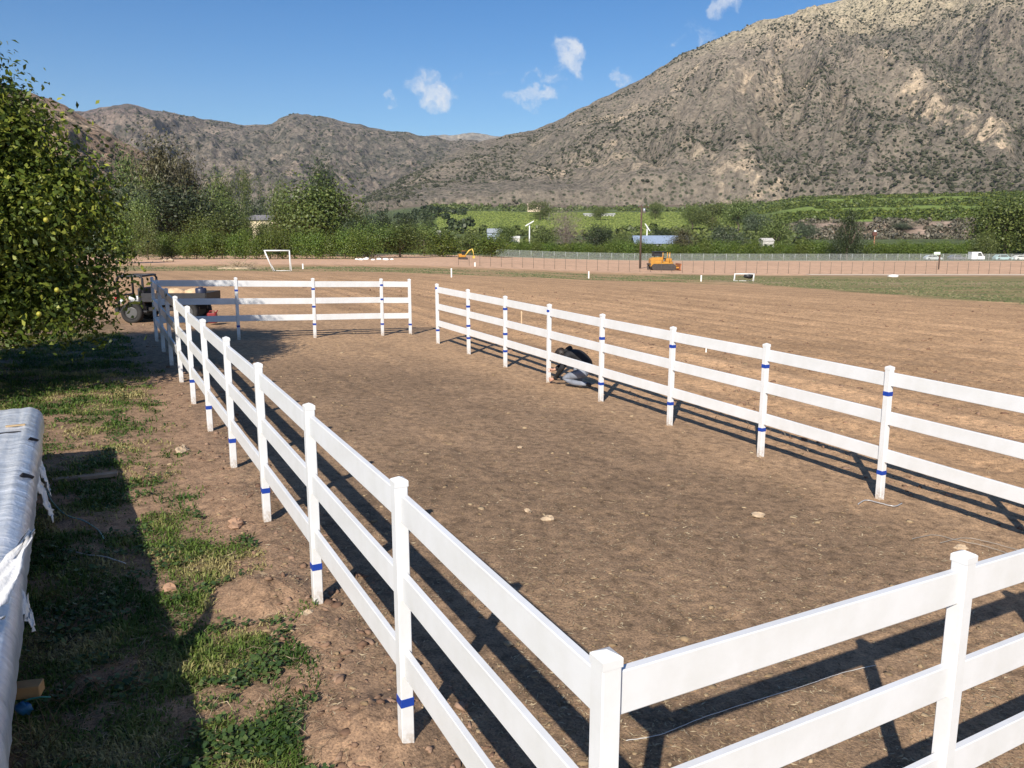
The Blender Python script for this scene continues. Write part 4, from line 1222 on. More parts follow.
sd = Vector((-3.02, 5.49)).normalized(); rzb = math.atan2(sd.y, sd.x) - math.pi / 2
org = Vector((-1.84, 2.60)); zg0 = terr1(org.x, org.y) + .02
P0 = Vector((org.x, org.y, 0)); gz = terr1(-3.3, 5.3)
st = bundle('wrapped_bundle', (org.x, org.y, 0), rzb, 6.6, 1.35, .72, .94, 'long bundle of white vinyl rails wrapped in shiny plastic film at the left edge', 3)


def loc(o, x, y, z): return Matrix.Rotation(rzb, 4, 'Z') @ Vector((x, y, z))


m = MB()
for k in range(4):
    zc = gz - .02 + k * .155
    for i in range(13): m.box((-.78, .28 + i * .475, zc + .115), (1.02, .30, .022))
    for xx in (-.33, -.78, -1.23): m.box((xx, 3.12, zc + .052), (.09, 5.7, .10))
m.build('pallet', old_wood, st)


def film_flap(pts, th, seed, name='torn_flap', mat=torn, sub=5, amp=.03):
    """crumpled piece of film: patch between two edge polylines (local coordinates)"""
    A, B = pts; n = 14; V = []
    def samp(L, t):
        q = t * (len(L) - 1); i = min(int(q), len(L) - 2); return Vector(L[i]).lerp(Vector(L[i + 1]), q - i)
    for i in range(n + 1):
        for j in range(9):
            p = samp(A, i / n).lerp(samp(B, i / n), j / 8)
            e = float(vnoise(np.array([i * .55 + seed]), np.array([j * .6 + seed]), seed)[0]); f = float(vnoise(np.array([i * .9 + seed]), np.array([j * 1.1]), seed + 4)[0])
            V.append(p + Vector((f * amp * .6, e * amp * .5, e * amp * 1.4)))
    F = [(i * 9 + j, i * 9 + j + 1, (i + 1) * 9 + j + 1, (i + 1) * 9 + j) for i in range(n) for j in range(8)]
    m = MB(); m.add(V, F, True); o = m.build(name, mat, st)
    s = o.modifiers.new('solid', 'SOLIDIFY'); s.thickness = th; return o


film_flap(([(-.34, .75, .95), (-.22, 1.05, .99), (-.10, 1.30, 1.07), (.06, 1.66, 1.14)], [(-.22, .62, .95), (-.10, .90, .96), (.00, 1.18, 1.02), (.08, 1.70, 1.13)]), .002, 3, amp=.035)
film_flap(([(-.50, .95, .96), (-.35, 1.05, .98), (-.18, 1.1, .98)], [(-.45, .70, .95), (-.3, .80, .98), (-.02, .98, .96)]), .002, 9, amp=.03)
film_flap(([(-.02, 1.62, .86), (.02, 1.62, .80), (.03, 1.58, .72)], [(-.02, 1.38, .86), (.02, 1.40, .76), (.05, 1.40, .68)]), .002, 5, amp=.04)
film_flap(([(-.02, 5.00, .80), (.02, 4.95, .66), (.04, 4.85, .52)], [(-.02, 4.5, .80), (.04, 4.5, .64), (.07, 4.55, .50)]), .002, 7, amp=.05)
film_flap(([(-.02, 4.55, .76), (.03, 4.45, .6), (.07, 4.4, .40)], [(-.02, 4.0, .76), (.03, 4.1, .58), (.08, 4.1, .42)]), .002, 12, amp=.06)
film_flap(([(-.9, 6.1, .94), (-.6, 6.15, .96), (-.38, 6.1, .95)], [(-.9, 6.25, 1.00), (-.65, 6.32, 1.01), (-.42, 6.2, .96)]), .002, 15, amp=.03)
# tears in the film: dark inserts painted for the shade inside
for (x_, y_, l_, w_, rot, ar) in [(-.24, 5.25, .20, .035, 0, 0), (-.30, 3.15, .12, .030, .05, 0), (-.035, 3.72, .16, .030, .9, -.8), (-.03, 5.0, .16, .02, 1.0, -.8)]:
    out = [(math.cos(a) * l_ / 2, math.sin(a) * w_ / 2) for a in np.linspace(0, 2 * math.pi, 17)[:-1]]
    m = MB(); z_ = .955 if ar == 0 else .945
    Mx = Matrix.Translation((x_, y_, z_ - (0 if ar == 0 else .02))) @ Matrix.Rotation(-ar, 4, 'Y') @ Matrix.Rotation(rot, 4, 'Z')
    V = [Mx @ Vector((a, b, 0)) for a, b in out] + [Mx @ Vector((a, b, -.03)) for a, b in out]
    m.add(V, [tuple(range(16))] + [(i + 16, (i + 1) % 16 + 16, (i + 1) % 16, i) for i in range(16)]); m.build('tear', dark_gap, st)
m = MB().box((-.20, 5.55, .951), (.16, .045, .012), ch=.003); m.build('wood_slip', wood, st)
# timber offcut and blue plastic poking out near the front end
p = G(22, 690)
ob = MB().box((0, 0, .03), (.19, .08, .06), ch=.004).build('wood_block', orange_wood); ob.location = (org.x + .16, org.y + .78, gz + .30)
pt = at(25, 690, 3.66); ob.location = pt + Vector((-.02, 0, -.03)); ob.rotation_euler = (0, 0, .25)
ob.parent = st; ob.matrix_parent_inverse = (Matrix.Translation(st.location) @ Matrix.Rotation(rzb, 4, 'Z')).inverted(); ob.name = 'bearer_end'
m = MB().tube([(0, 0, 0), (.03, .01, .01), (.08, .02, .015), (.13, .02, .015)], [.005, .005, .004, .004], 6); g = m.build('strap', green_strap); g.location = at(22, 702, 3.6)
g.parent = st; g.matrix_parent_inverse = ob.matrix_parent_inverse
m = MB().ell((0, 0, 0), (.035, .03, .03), 4, .45, 9, 7); g = m.build('blue_plastic_scrap', blue_pl); g.location = at(24, 708, 3.58); g.parent = st; g.matrix_parent_inverse = ob.matrix_parent_inverse
# blue printing on the film: short scrawled strokes
for i, (a, b) in enumerate([(0, 0), (.035, .012), (.075, .02)]):
    m = MB().tube([(-.16 + a, 1.52 + b + .03 * math.cos(t) , .962 + .003) if False else (-.115 + a * .6 + .012 * math.cos(t), 1.45 + b * 3 + .025 * math.sin(t), .945 + .012) for t in np.linspace(0, 5.2, 12)], .003, 4)
    m.build('blue_print', blue_pl, st)
# unseen stand-in pack added outside the frame to cast the broad grass shadow
st2 = bundle('tall_wrapped_bundle', (-2.62, .65, 0), rzb + .12, 2.2, 1.3, terr1(-3, 2) + .14, 1.62, 'tall upright pack wrapped in film standing left of the long bundle', 8)
for yy in (.3, 1.4): MB().box((-.65, yy, terr1(-3, 2) + .04), (1.3, .09, .2), ch=.004).build('caster_bearer', wood, st2)

# board on the grass, hose and wires
a, b = G(52, 482), G(118, 477)
ob = MB().box((0, 0, .02), ((b - a).length, .085, .038), ch=.003).build('wooden_board', old_wood); ob.location = (a + b) / 2 + Vector((0, 0, .005)); ob.rotation_euler = (0, 0, math.atan2(b.y - a.y, b.x - a.x)); tag(ob, 'weathered wooden board lying in the shade beside the long bundle', 'board')


def wire(name, pts, rad, mat, label, cat='wire', lift=.02, seed=1):
    q = [G(u, v) for u, v in pts]; rn = random.Random(seed); P = []
    for i in range(len(q) - 1):
        for k in range(8):
            t = k / 8; p0 = q[max(i - 1, 0)]; p1 = q[i]; p2 = q[i + 1]; p3 = q[min(i + 2, len(q) - 1)]
            P.append(.5 * ((2 * p1) + (p2 - p0) * t + (2 * p0 - 5 * p1 + 4 * p2 - p3) * t * t + (3 * p1 - p0 - 3 * p2 + p3) * t ** 3) + Vector((0, 0, lift + rn.uniform(0, .003))))
    P.append(q[-1] + Vector((0, 0, lift)))
    o = MB().tube(P, rad, 5).build(name, mat); return tag(o, label, cat)


pale_green = flat('pale_green_twine', (.22, .36, .32), .6); white_w = flat('white_twine', (.62, .60, .56), .6); steelw = flat('galvanised_wire', (.5, .5, .5), .4, metal=.4)
wire('twine', [(46, 490), (52, 503), (66, 517), (84, 523), (98, 532), (104, 541)], .006, pale_green, 'pale green twine curling from the long bundle across the shaded grass', 'twine')
wire('twine', [(68, 552), (86, 557), (104, 559), (126, 566)], .004, white_w, 'thin pale twine lying in the shade below the green one', 'twine')
steelw2 = flat('dull_wire', (.30, .28, .25), .6)
wire('wire', [(626, 744), (660, 738), (700, 722), (748, 706), (800, 690), (842, 676), (876, 668)], .0022, white_w, 'thin white wire trailing on the dirt under the nearest rails')
wire('wire', [(858, 506), (866, 502), (880, 505), (894, 508), (902, 505)], .006, steelw, 'short coil of grey wire at the foot of the right fence')
wire('wire', [(912, 541), (934, 537), (956, 542), (984, 548), (1010, 556), (1030, 560)], .003, steelw2, 'long pale wire loop at the right edge of the pen')
wire('wire', [(940, 545), (965, 540), (992, 545), (1018, 552), (1030, 553)], .003, steelw2, 'second pale wire strand beside the long loop')
# dry stalks standing by the bundle
rn = random.Random(8)
for i, (u, v, h_) in enumerate([(58, 640, .35), (30, 760, .5), (48, 745, .45), (140, 660, .25), (100, 700, .3), (75, 600, .3), (60, 700, .4)]):
    p = G(u, v); m = MB()
    for k in range(7):
        a_ = rn.random() * 6.28; l_ = h_ * rn.uniform(.6, 1.2); q = p + Vector((rn.uniform(-.08, .08), rn.uniform(-.08, .08), 0))
        m.tube([q, q + Vector((math.cos(a_) * l_ * .4, math.sin(a_) * l_ * .4, l_ * .35)), q + Vector((math.cos(a_) * l_, math.sin(a_) * l_, l_ * .42))], [.0022, .0018, .001], 4)
    o = m.build('dry_weed', straw_m)
    tag(o, ['spiky dead weed by the torn film flap', 'dead weed in the lower left corner', 'dead weed just above the lower left corner', 'sparse dead stalks in the shade near the reddish rock', 'sprawling dead stalks in the middle of the big shadow', 'dead stalks close to the pale twine', 'dead stalks right of the timber block end'][i], 'weed')
#PART3
# ------------------------------------------------------------ the kneeling person
skin_m = flat('skin', (.52, .30, .21), .55, var=.06); jacket_m = flat('black_jacket', (.014, .014, .016), .85, var=.3, scale=14, bumpd=.006)
jeans_m = flat('grey_jeans', (.19, .21, .25), .9, var=.25, scale=9, bumpd=.004); hair_m = flat('dark_hair', (.020, .013, .010), .55, var=.4, scale=60, bumpd=.004)
shoe_m = flat('black_shoes', (.02, .02, .022), .6); cuff_m = flat('pale_cuff', (.5, .5, .5), .8)


def skinned(name, J, E_, mats, region, parent, lv=2):
    """one continuous surface grown over a skeleton; faces take the cloth or skin of the nearest bone"""
    keys = list(J); idx = {k: i for i, k in enumerate(keys)}
    me = bpy.data.meshes.new(name); me.from_pydata([J[k][:3] for k in keys], [(idx[a], idx[b]) for a, b in E_], [])
    o = bpy.data.objects.new(name, me); link(o)
    mod = o.modifiers.new('skin', 'SKIN'); mod.branch_smoothing = .5
    for i, k in enumerate(keys):
        r = J[k][3]; r = r if isinstance(r, tuple) else (r, r)
        me.skin_vertices[0].data[i].radius = r; me.skin_vertices[0].data[i].use_root = (i == 0)
    sb = o.modifiers.new('sub', 'SUBSURF'); sb.levels = lv; sb.render_levels = lv
    dg = bpy.context.evaluated_depsgraph_get(); dg.update()
    m2 = bpy.data.meshes.new_from_object(o.evaluated_get(dg)); bpy.data.objects.remove(o)
    m2.materials.clear()
    for q in mats: m2.materials.append(q)
    segs = [(Vector(J[a][:3]), Vector(J[b][:3]), region(a, b)) for a, b in E_]
    for p in m2.polygons:
        c = p.center; best = None
        for a, b, r in segs:
            d = b - a; t = max(0, min(1, (c - a).dot(d) / max(d.length_squared, 1e-9))); q = (c - a - d * t).length
            if best is None or q < best[0]: best = (q, r)
        p.material_index = best[1]; p.use_smooth = True
    return link(bpy.data.objects.new(name, m2), parent)


pz = terr1(1.33, 14.62)
fw = Vector((-.90, .43)); fw.normalize(); prz = math.atan2(fw.y, fw.x)
per = empty('person', (1.33, 14.62, pz), prz, 'person in black jacket and grey jeans kneeling with hands at a post foot', 'person')
J = {'pelvis': (-.13, 0, .34, .135), 'waist': (-.04, 0, .47, .150), 'spine': (.09, 0, .585, .170), 'chest': (.22, 0, .630, .160), 'neck': (.345, 0, .64, .065), 'headb': (.42, 0, .625, .078), 'head': (.47, 0, .58, .088), 'face': (.50, 0, .53, .07),
     'hipL': (-.10, .11, .30, .10), 'thL': (.12, .15, .25, .088), 'knL': (.34, .18, .17, .065), 'shL': (.12, .17, .10, .055), 'anL': (-.12, .16, .09, .042), 'heL': (-.19, .16, .10, .040), 'toL': (-.17, .16, .03, .034),
     'hipR': (-.10, -.11, .31, .10), 'thR': (.10, -.17, .36, .085), 'knR': (.30, -.21, .42, .064), 'shR': (.20, -.19, .22, .052), 'anR': (.10, -.17, .075, .042), 'toR': (.27, -.18, .035, .036),
     'shoL': (.25, .15, .61, .085), 'elL': (.33, .25, .38, .052), 'foL': (.45, .17, .24, .043), 'wrL': (.545, .085, .13, .028),
     'shoR': (.26, -.14, .61, .085), 'elR': (.42, -.22, .44, .052), 'foR': (.51, -.13, .36, .042), 'wrR': (.585, -.045, .29, .028)}
J['paL'] = (.60, .055, .105, .030); J['paR'] = (.635, -.02, .27, .030)
E_ = [('pelvis', 'waist'), ('waist', 'spine'), ('spine', 'chest'), ('chest', 'neck'), ('neck', 'headb'), ('headb', 'head'), ('head', 'face'),
      ('pelvis', 'hipL'), ('hipL', 'thL'), ('thL', 'knL'), ('knL', 'shL'), ('shL', 'anL'), ('anL', 'heL'), ('heL', 'toL'), ('pelvis', 'hipR'), ('hipR', 'thR'), ('thR', 'knR'), ('knR', 'shR'), ('shR', 'anR'), ('anR', 'toR'),
      ('chest', 'shoL'), ('shoL', 'elL'), ('elL', 'foL'), ('foL', 'wrL'), ('wrL', 'paL'), ('chest', 'shoR'), ('shoR', 'elR'), ('elR', 'foR'), ('foR', 'wrR'), ('wrR', 'paR')]
for sd_, px_, sg in (('L', J['paL'], 1), ('R', J['paR'], -1)):
    # four fingers of different length closing round the post, and a thumb on the other side
    for fi, (dz, ln) in enumerate([(.030, .040), (.011, .046), (-.009, .043), (-.028, .034)]):
        a = (px_[0] + .035, px_[1] + .012 * sg, px_[2] + dz, .0095); b = (px_[0] + .035 + ln, px_[1] - .004 * sg, px_[2] + dz * 1.05, .0085); c = (px_[0] + .030 + ln * 1.25, px_[1] - .034 * sg, px_[2] + dz, .0075)
        ks = [f'{sd_}f{fi}{q}' for q in 'abc']
        for k_, v_ in zip(ks, (a, b, c)): J[k_] = v_
        E_ += [('pa' + sd_, ks[0]), (ks[0], ks[1]), (ks[1], ks[2])]
    J[sd_ + 't1'] = (px_[0] + .012, px_[1] - .030 * sg, px_[2] + .020, .011); J[sd_ + 't2'] = (px_[0] + .045, px_[1] - .048 * sg, px_[2] + .028, .009)
    E_ += [('pa' + sd_, sd_ + 't1'), (sd_ + 't1', sd_ + 't2')]


def region(a, b):
    s_ = {a, b}
    if b in ('head', 'face') or 'wr' in b or b[:2] == 'pa' or b[0] in 'LR' or a[0] in 'LR': return 0 if not (b[:2] == 'wr') else 1
    if b in ('toL', 'toR', 'heL'): return 3
    if b[:3] == 'hip' or b[:2] in ('th', 'kn', 'an') or b in ('shL', 'shR'): return 2
    return 1


skinned('body', J, E_, [skin_m, jacket_m, jeans_m, shoe_m], region, per)
# hair: cap over the back and top of the head, with short locks
m = MB(); hc = Vector((.452, 0, .607)); Mh = Matrix.Rotation(R(48), 3, 'Y')
m.ell(hc, (.098, .090, .108), 3, .04, 16, 12, Mh); rn = random.Random(2)
for i in range(60):
    a = rn.random() * 6.28; e = rn.uniform(-.2, 1.4); d = Vector((math.cos(a) * math.cos(e), math.sin(a) * math.cos(e), math.sin(e)))
    if d.x > .75 and d.z < .2: continue
    p = hc + Vector((d.x * .092, d.y * .086, d.z * .1)); m.tube([p, p + d * .015 + Vector((.01, 0, -.01)), p + d * .018 + Vector((.028, 0, -.035))], [.012, .009, .003], 5)
m.build('hair', hair_m, per)
m = MB(); m.ell((.553, .032, .565), (.007, .012, .009), 1, 0, 8, 6); m.build('eye', cuff_m, per)
m = MB(); m.ell((.553, -.032, .565), (.007, .012, .009), 1, 0, 8, 6); m.build('eye', cuff_m, per)
m = MB(); m.tube([(.545, 0, .575), (.572, 0, .540), (.553, 0, .528)], [.009, .013, .009], 7); m.ell((.535, 0, .505), (.010, .022, .006), 1, 0, 8, 5); m.build('face', skin_m, per)
for sg in (1, -1): MB().ell((.462, .085 * sg, .575), (.018, .009, .028), 1, .05, 9, 7).build('ear', skin_m, per)
# hood bunched behind the neck and the jacket's hem and cuffs
m = MB(); m.tube([(.35, .10, .655), (.30, .08, .70), (.28, 0, .715), (.30, -.08, .70), (.35, -.10, .655)], [.030, .042, .050, .042, .030], 10); m.build('hood', jacket_m, per)
m = MB(); m.tube([(.50 - .012, .13, .185), (.53 - .005, .10, .152)], [.046, .042], 12); m.build('sleeve_cuff', jacket_m, per)
m = MB(); m.tube([(.545, -.092, .325), (.572, -.062, .302)], [.045, .040], 12); m.build('sleeve_cuff', jacket_m, per)
# ------------------------------------------------------------ utility cart beyond the far-left corner
black_m = flat('black_steel', (.022, .022, .026), .5, var=.3); tyre_m = flat('tyre_rubber', (.025, .024, .023), .9, var=.3); rim_m = flat('wheel_rim', (.10, .10, .10), .5, metal=.3)
white_p = flat('white_enamel', (.78, .78, .76), .35, coat=.4); grey_metal = flat('grey_metal', (.32, .34, .36), .45, metal=.6, var=.25); red_p = flat('red_paint', (.22, .02, .02), .45, coat=.3)
sack_m = flat('tan_sacking', (.60, .42, .25), .9, var=.2, scale=8, bumpd=.02); blue_p = flat('dark_blue_plastic', (.025, .03, .06), .4); lamp_r = flat('red_lens', (.45, .015, .02), .3, coat=.5)


def wheel(parent, c, rad, wid, axis='Y', name='wheel', spokes=True):
    w_ = bpy.data.objects.new(name, None); link(w_, parent); w_.location = c
    if axis == 'X': w_.rotation_euler = (0, 0, math.pi / 2)
    prof = [(rad * .62, -wid / 2), (rad * .9, -wid / 2), (rad, -wid * .3), (rad, wid * .3), (rad * .9, wid / 2), (rad * .62, wid / 2)]
    n = 20; V = []; F = []
    for i in range(n):
        a = 2 * math.pi * i / n
        for r_, y_ in prof: V.append((math.cos(a) * r_, y_, math.sin(a) * r_))
    for i in range(n):
        for k in range(6): F.append((i * 6 + k, i * 6 + (k + 1) % 6, ((i + 1) % n) * 6 + (k + 1) % 6, ((i + 1) % n) * 6 + k))
    MB_t = MB(); MB_t.add(V, F, True); MB_t.build('tyre', tyre_m, w_)
    MB().tube([(0, -wid * .42, 0), (0, -wid * .3, 0), (0, wid * .3, 0), (0, wid * .42, 0)], [rad * .5, rad * .63, rad * .63, rad * .5], 18).build('rim', rim_m, w_)
    return w_


cx, cy = -9.72, 22.6; cz = terr1(cx, cy)
cart = empty('utility_cart', (cx, cy, cz), .05, 'black utility cart with a roll frame parked behind the far-left fence corner', 'cart')
m = MB(); m.box((.42, 0, .62), (1.75, 1.25, .06), ch=.01); m.box((.42, -.6, .74), (1.75, .04, .18)); m.box((.42, .6, .74), (1.75, .04, .18)); m.box((1.28, 0, .74), (.04, 1.24, .18)); m.build('load_bed', black_m, cart)
m = MB(); m.box((-.15, .35, .38), (2.3, .08, .12), ch=.01); m.box((-.15, -.35, .38), (2.3, .08, .12), ch=.01); m.box((-.78, 0, .32), (.85, 1.1, .05), ch=.01); m.build('chassis', black_m, cart)
m = MB()
for yy in (-.5, .5): m.tube([(-1.12, yy, .30), (-1.12, yy, 1.22), (-1.06, yy, 1.29), (-.50, yy, 1.29), (-.44, yy, 1.22), (-.44, yy, .30)], .035, 8)
m.tube([(-1.08, -.5, 1.29), (-1.08, .5, 1.29)], .03, 8); m.tube([(-.46, -.5, 1.29), (-.46, .5, 1.29)], .03, 8); m.tube([(-1.12, -.5, .75), (-1.12, .5, .75)], .025, 8); m.build('roll_frame', black_m, cart)
m = MB(); m.box((-.56, 0, .75), (.10, .95, .42), ch=.03); m.box((-.72, 0, .55), (.36, .95, .10), ch=.03); m.build('seat', black_m, cart)
for (x_, y_) in ((-.75, -.55), (-.75, .55), (.75, -.55), (.75, .55)): wheel(cart, (x_, y_, .29), .29, .20)
MB().box((-1.19, -.46, .70), (.05, .11, .09), ch=.015).build('tail_light', lamp_r, cart)
m = MB(); m.tube([(-.98, -.58, .55), (-1.0, -.60, .66)], [.07, .075], 12); m.build('headlight', white_p, cart)
# engine with tank and cowling on the low deck
eng = empty('engine', (cx - .74, cy - .28, cz + .345), .1, 'small white and grey petrol engine standing in the cart under the roll frame', 'engine')
m = MB(); m.box((0, 0, .10), (.34, .30, .20), ch=.02); m.box((.0, 0, .23), (.26, .22, .06), ch=.01); m.build('engine_block', grey_metal, eng)
m = MB(); m.box((.02, 0, .33), (.36, .26, .13), ch=.04); m.build('fuel_tank', white_p, eng)
m = MB(); m.tube([(0, -.16, .13), (0, -.22, .13)], [.11, .10], 16); m.build('cowling', white_p, eng)
m = MB(); m.tube([(.05, 0, .39), (.05, 0, .42)], .03, 10); m.build('fuel_cap', black_m, eng)
for i, (x_, y_, sx, rz_, lb) in enumerate([(.28, -.15, .36, .1, 'tan sack lying on the cart bed, left one of two'), (.86, -.18, .26, -.3, 'smaller crumpled tan sack on the cart bed, right one of two')]):
    m = MB(); m.ell((0, 0, .13), (sx, .27, .16), 5 + i, .10, 16, 9); m.ell((sx * .95, 0, .17), (.07, .10, .07), 6 + i, .2, 8, 6)
    o = m.build('sack', sack_m); o.location = (cx + x_, cy + y_, cz + .65); o.rotation_euler = (0, 0, rz_); tag(o, lb, 'sack')
o = MB(); o.tube([(0, 0, 0), (0, 0, .03), (0, 0, .28), (0, 0, .31)], [.13, .15, .15, .13], 18); o.tube([(0, 0, .31), (0, 0, .34)], [.06, .06], 10)
o = o.build('drum', blue_p); o.location = (cx + 1.12, cy - .38, cz + .65); tag(o, 'small dark blue drum at the right end of the cart bed', 'drum')
m = MB(); m.box((0, 0, .15), (.26, .16, .28), ch=.03); m.tube([(-.08, 0, .29), (-.06, 0, .34), (.06, 0, .34), (.08, 0, .29)], .015, 6); m.tube([(.10, 0, .28), (.16, 0, .36)], [.025, .018], 8)
o = m.build('fuel_can', red_p); o.location = (cx + 1.45, cy - .55, cz); tag(o, 'red fuel can on the ground at the right end of the cart', 'can')

# ------------------------------------------------------------ goals, stakes, poles
def goal(name, u, v, wid, hgt, dep, rz, label, tilt=0, net=False):
    p = G(u, v); o = empty(name, p, rz, label, 'goal')
    m = MB(); m.tube([(wid / 2, 0, 0), (wid / 2, 0, hgt)], .06, 8); m.build('post', white_p, o)
    m = MB(); m.tube([(-wid / 2 + tilt, 0, 0), (-wid / 2, 0, hgt)], .06, 8); m.build('post', white_p, o)
    m = MB(); m.tube([(-wid / 2 - .06, 0, hgt), (wid / 2 + .06, 0, hgt)], .065, 8); m.build('crossbar', white_p, o)
    m = MB()
    for sx, t_ in ((wid / 2, 0), (-wid / 2, tilt)): m.tube([(sx, 0, hgt), (sx, dep * .45, hgt * .8), (sx + t_, dep, .05), (sx + t_, 0, .05)], .03, 6)
    m.tube([(wid / 2, dep, .05), (-wid / 2 + tilt, dep, .05)], .03, 6); m.build('back_frame', white_p, o)
    if net: m = MB(); m.ell((wid * .22, .1, hgt * .72), (wid * .22, .25, .25), 3, .35, 12, 8); m.build('bundled_net', black_m, o)
    return o


goal('soccer_goal', 278, 271.5, 2.35, 2.0, .7, .12, 'white soccer goal with one slanting post by the green strip', tilt=.75)
goal('small_goal', 744, 281.5, 2.15, .85, .5, -.05, 'low white goal with a dark net bundled on its bar', net=True)
stake_w = flat('white_stake', (.80, .79, .75), .6); stake_t = flat('tan_stake', (.55, .40, .25), .8)
for (u, v, hp, m_, lb) in [(451.5, 277.5, 9, stake_w, 'white stake at the field edge above the gap in the fence'), (588.7, 278.5, 7, stake_w, 'white stake in the field left of the utility pole'), (701, 281.5, 6, stake_w, 'short white stake between yellow bulldozer and low goal'),
                           (475, 266.5, 4, stake_w, 'tiny white stake farthest out in the bare field'), (303, 269, 5, stake_w, 'grey-white stake right of the soccer goal'), (521.5, 333, 22, stake_t, 'tan wooden stake just behind the fourth right fence post'), (706, 352, 8, stake_w, 'short white stake seen under the top rail of the right fence')]:
    p = G(u, v); d = math.hypot(p.x, p.y); h_ = hp / 800 * d; w_ = max(.03, d * .0016)
    m = MB(); m.box((0, 0, h_ / 2 - .05), (w_, w_ * .7, h_ + .1), ch=w_ * .12); m.box((0, 0, h_ * .93), (w_ * 1.15, w_ * .85, h_ * .06)); o = m.build('stake', m_); o.location = p; tag(o, lb, 'stake')

pole_m = flat('creosoted_pole', (.085, .055, .040), .9, var=.3, scale=2)


def utility_pole(u, v, hgt, label, rz=0, arm=2.0, box=True):
    p = G(u, v); o = empty('utility_pole', p, rz, label, 'pole')
    MB().tube([(0, 0, -.3), (0, 0, hgt)], [.20, .14], 10).build('pole', pole_m, o)
    if arm: MB().box((.35, 0, hgt - .35), (arm, .11, .13)).build('crossarm', pole_m, o)
    for x_ in (-.5, .2, 1.1):
        if arm: MB().tube([(x_, 0, hgt - .28), (x_, 0, hgt - .08)], [.05, .035], 8).build('insulator', grey_metal, o)
    if box: MB().tube([(.45, .1, hgt - 1.35), (.45, .1, hgt - .55)], .24, 12).build('transformer', grey_metal, o)
    return o


utility_pole(640, 268.5, 9.9 * math.hypot(G(640, 268.5).x, G(640, 268.5).y) / 130, 'tall dark wooden utility pole standing left of the yellow bulldozer')
p = G(873, 257.5); k = math.hypot(p.x, p.y) / 800
o = empty('mast', p, 0, 'rusty brown mast with a boxy head and white base behind the bare field', 'mast')
rust = flat('rusty_steel', (.30, .15, .08), .8, var=.3)
m = MB(); m.tube([(0, 0, 0), (0, 0, 20 * k)], [.30, .18], 8); m.build('pole', rust, o)
m = MB(); m.box((-.1, 0, 21 * k), (1.3, .9, 3.4 * k), ch=.1); m.build('mast_head', flat('dark_rust', (.13, .05, .035), .8), o)
MB().ell((0, -.1, 23.2 * k), (.45, .45, .35), 2, .1).build('dome', white_p, o); MB().box((0, 0, .5), (1.5, .8, 1.0), ch=.1).build('foot', flat('concrete', (.55, .52, .48), .9), o)
p = G(938.5, 269.5); k = math.hypot(p.x, p.y) / 800; o = empty('sign_post', p, 0, 'dark post carrying a small pale board at the edge of the dirt road', 'sign')
MB().box((0, 0, 6.5 * k), (.20, .16, 13 * k + .2), ch=.02).build('post', pole_m, o); MB().box((-.55, -.1, 14 * k), (5.5 * k, .05, 2.2 * k), ch=.01).build('board', flat('pale_board', (.62, .72, .62), .6), o)

# wind machines in the orchards
def wind_machine(u, vt, vb, dist, label, rot=.5):
    p = at(u, (vt + vb) / 2, dist); z0 = terr1(p.x, dist); top = at(u, vt, dist).z; h = top - z0
    o = empty('wind_machine', (p.x, dist, z0), 0, label, 'wind machine')
    MB().tube([(0, 0, 0), (0, 0, h * .93)], [.32, .22], 10).build('tower', white_p, o)
    MB().box((0, -.2, h * .94), (.6, 1.2, .55), ch=.1).build('gearbox', white_p, o)
    L_ = h * .17
    for s_ in (1, -1):
        a = rot if s_ > 0 else rot + math.pi
        q = Vector((math.cos(a), 0, math.sin(a)))
        m = MB(); m.prism([(0, -.15), (L_ * .4, -.28), (L_, -.16), (L_, .12), (L_ * .4, .2), (0, .12)], -.05, .05, Matrix.Translation((0, -.85, h * .95)) @ Matrix.Rotation(-a, 4, 'Y')); m.build('blade', white_p, o)
    return o


wind_machine(529.5, 222, 241, 325, 'white wind machine left of the leafless tree', .55)
wind_machine(647, 226, 241, 345, 'white wind machine rising behind the blue roofed shed', 2.2)
wind_machine(905, 206.5, 214, 900, 'small white wind machine far up on the orchard terrace', 1.2)
wind_machine(549, 205, 217, 900, 'thin pale wind machine on the slope below the farmhouse', 1.5)

# ------------------------------------------------------------ machines
yel = flat('yellow_paint', (.50, .235, .035), .45, var=.15, scale=2, coat=.2); yel2 = flat('faded_yellow_paint', (.62, .44, .09), .5, var=.2, scale=2); track_m = flat('steel_track', (.055, .045, .04), .8, var=.3); glass_m = flat('dark_glass', (.02, .025, .03), .15)


def stadium(L_, H_, n=8):
    r_ = H_ / 2; out = []
    for a in np.linspace(-math.pi / 2, math.pi / 2, n): out.append((L_ / 2 - r_ + r_ * math.cos(a), r_ + r_ * math.sin(a)))
    for a in np.linspace(math.pi / 2, 1.5 * math.pi, n): out.append((-L_ / 2 + r_ + r_ * math.cos(a), r_ + r_ * math.sin(a)))
    return out


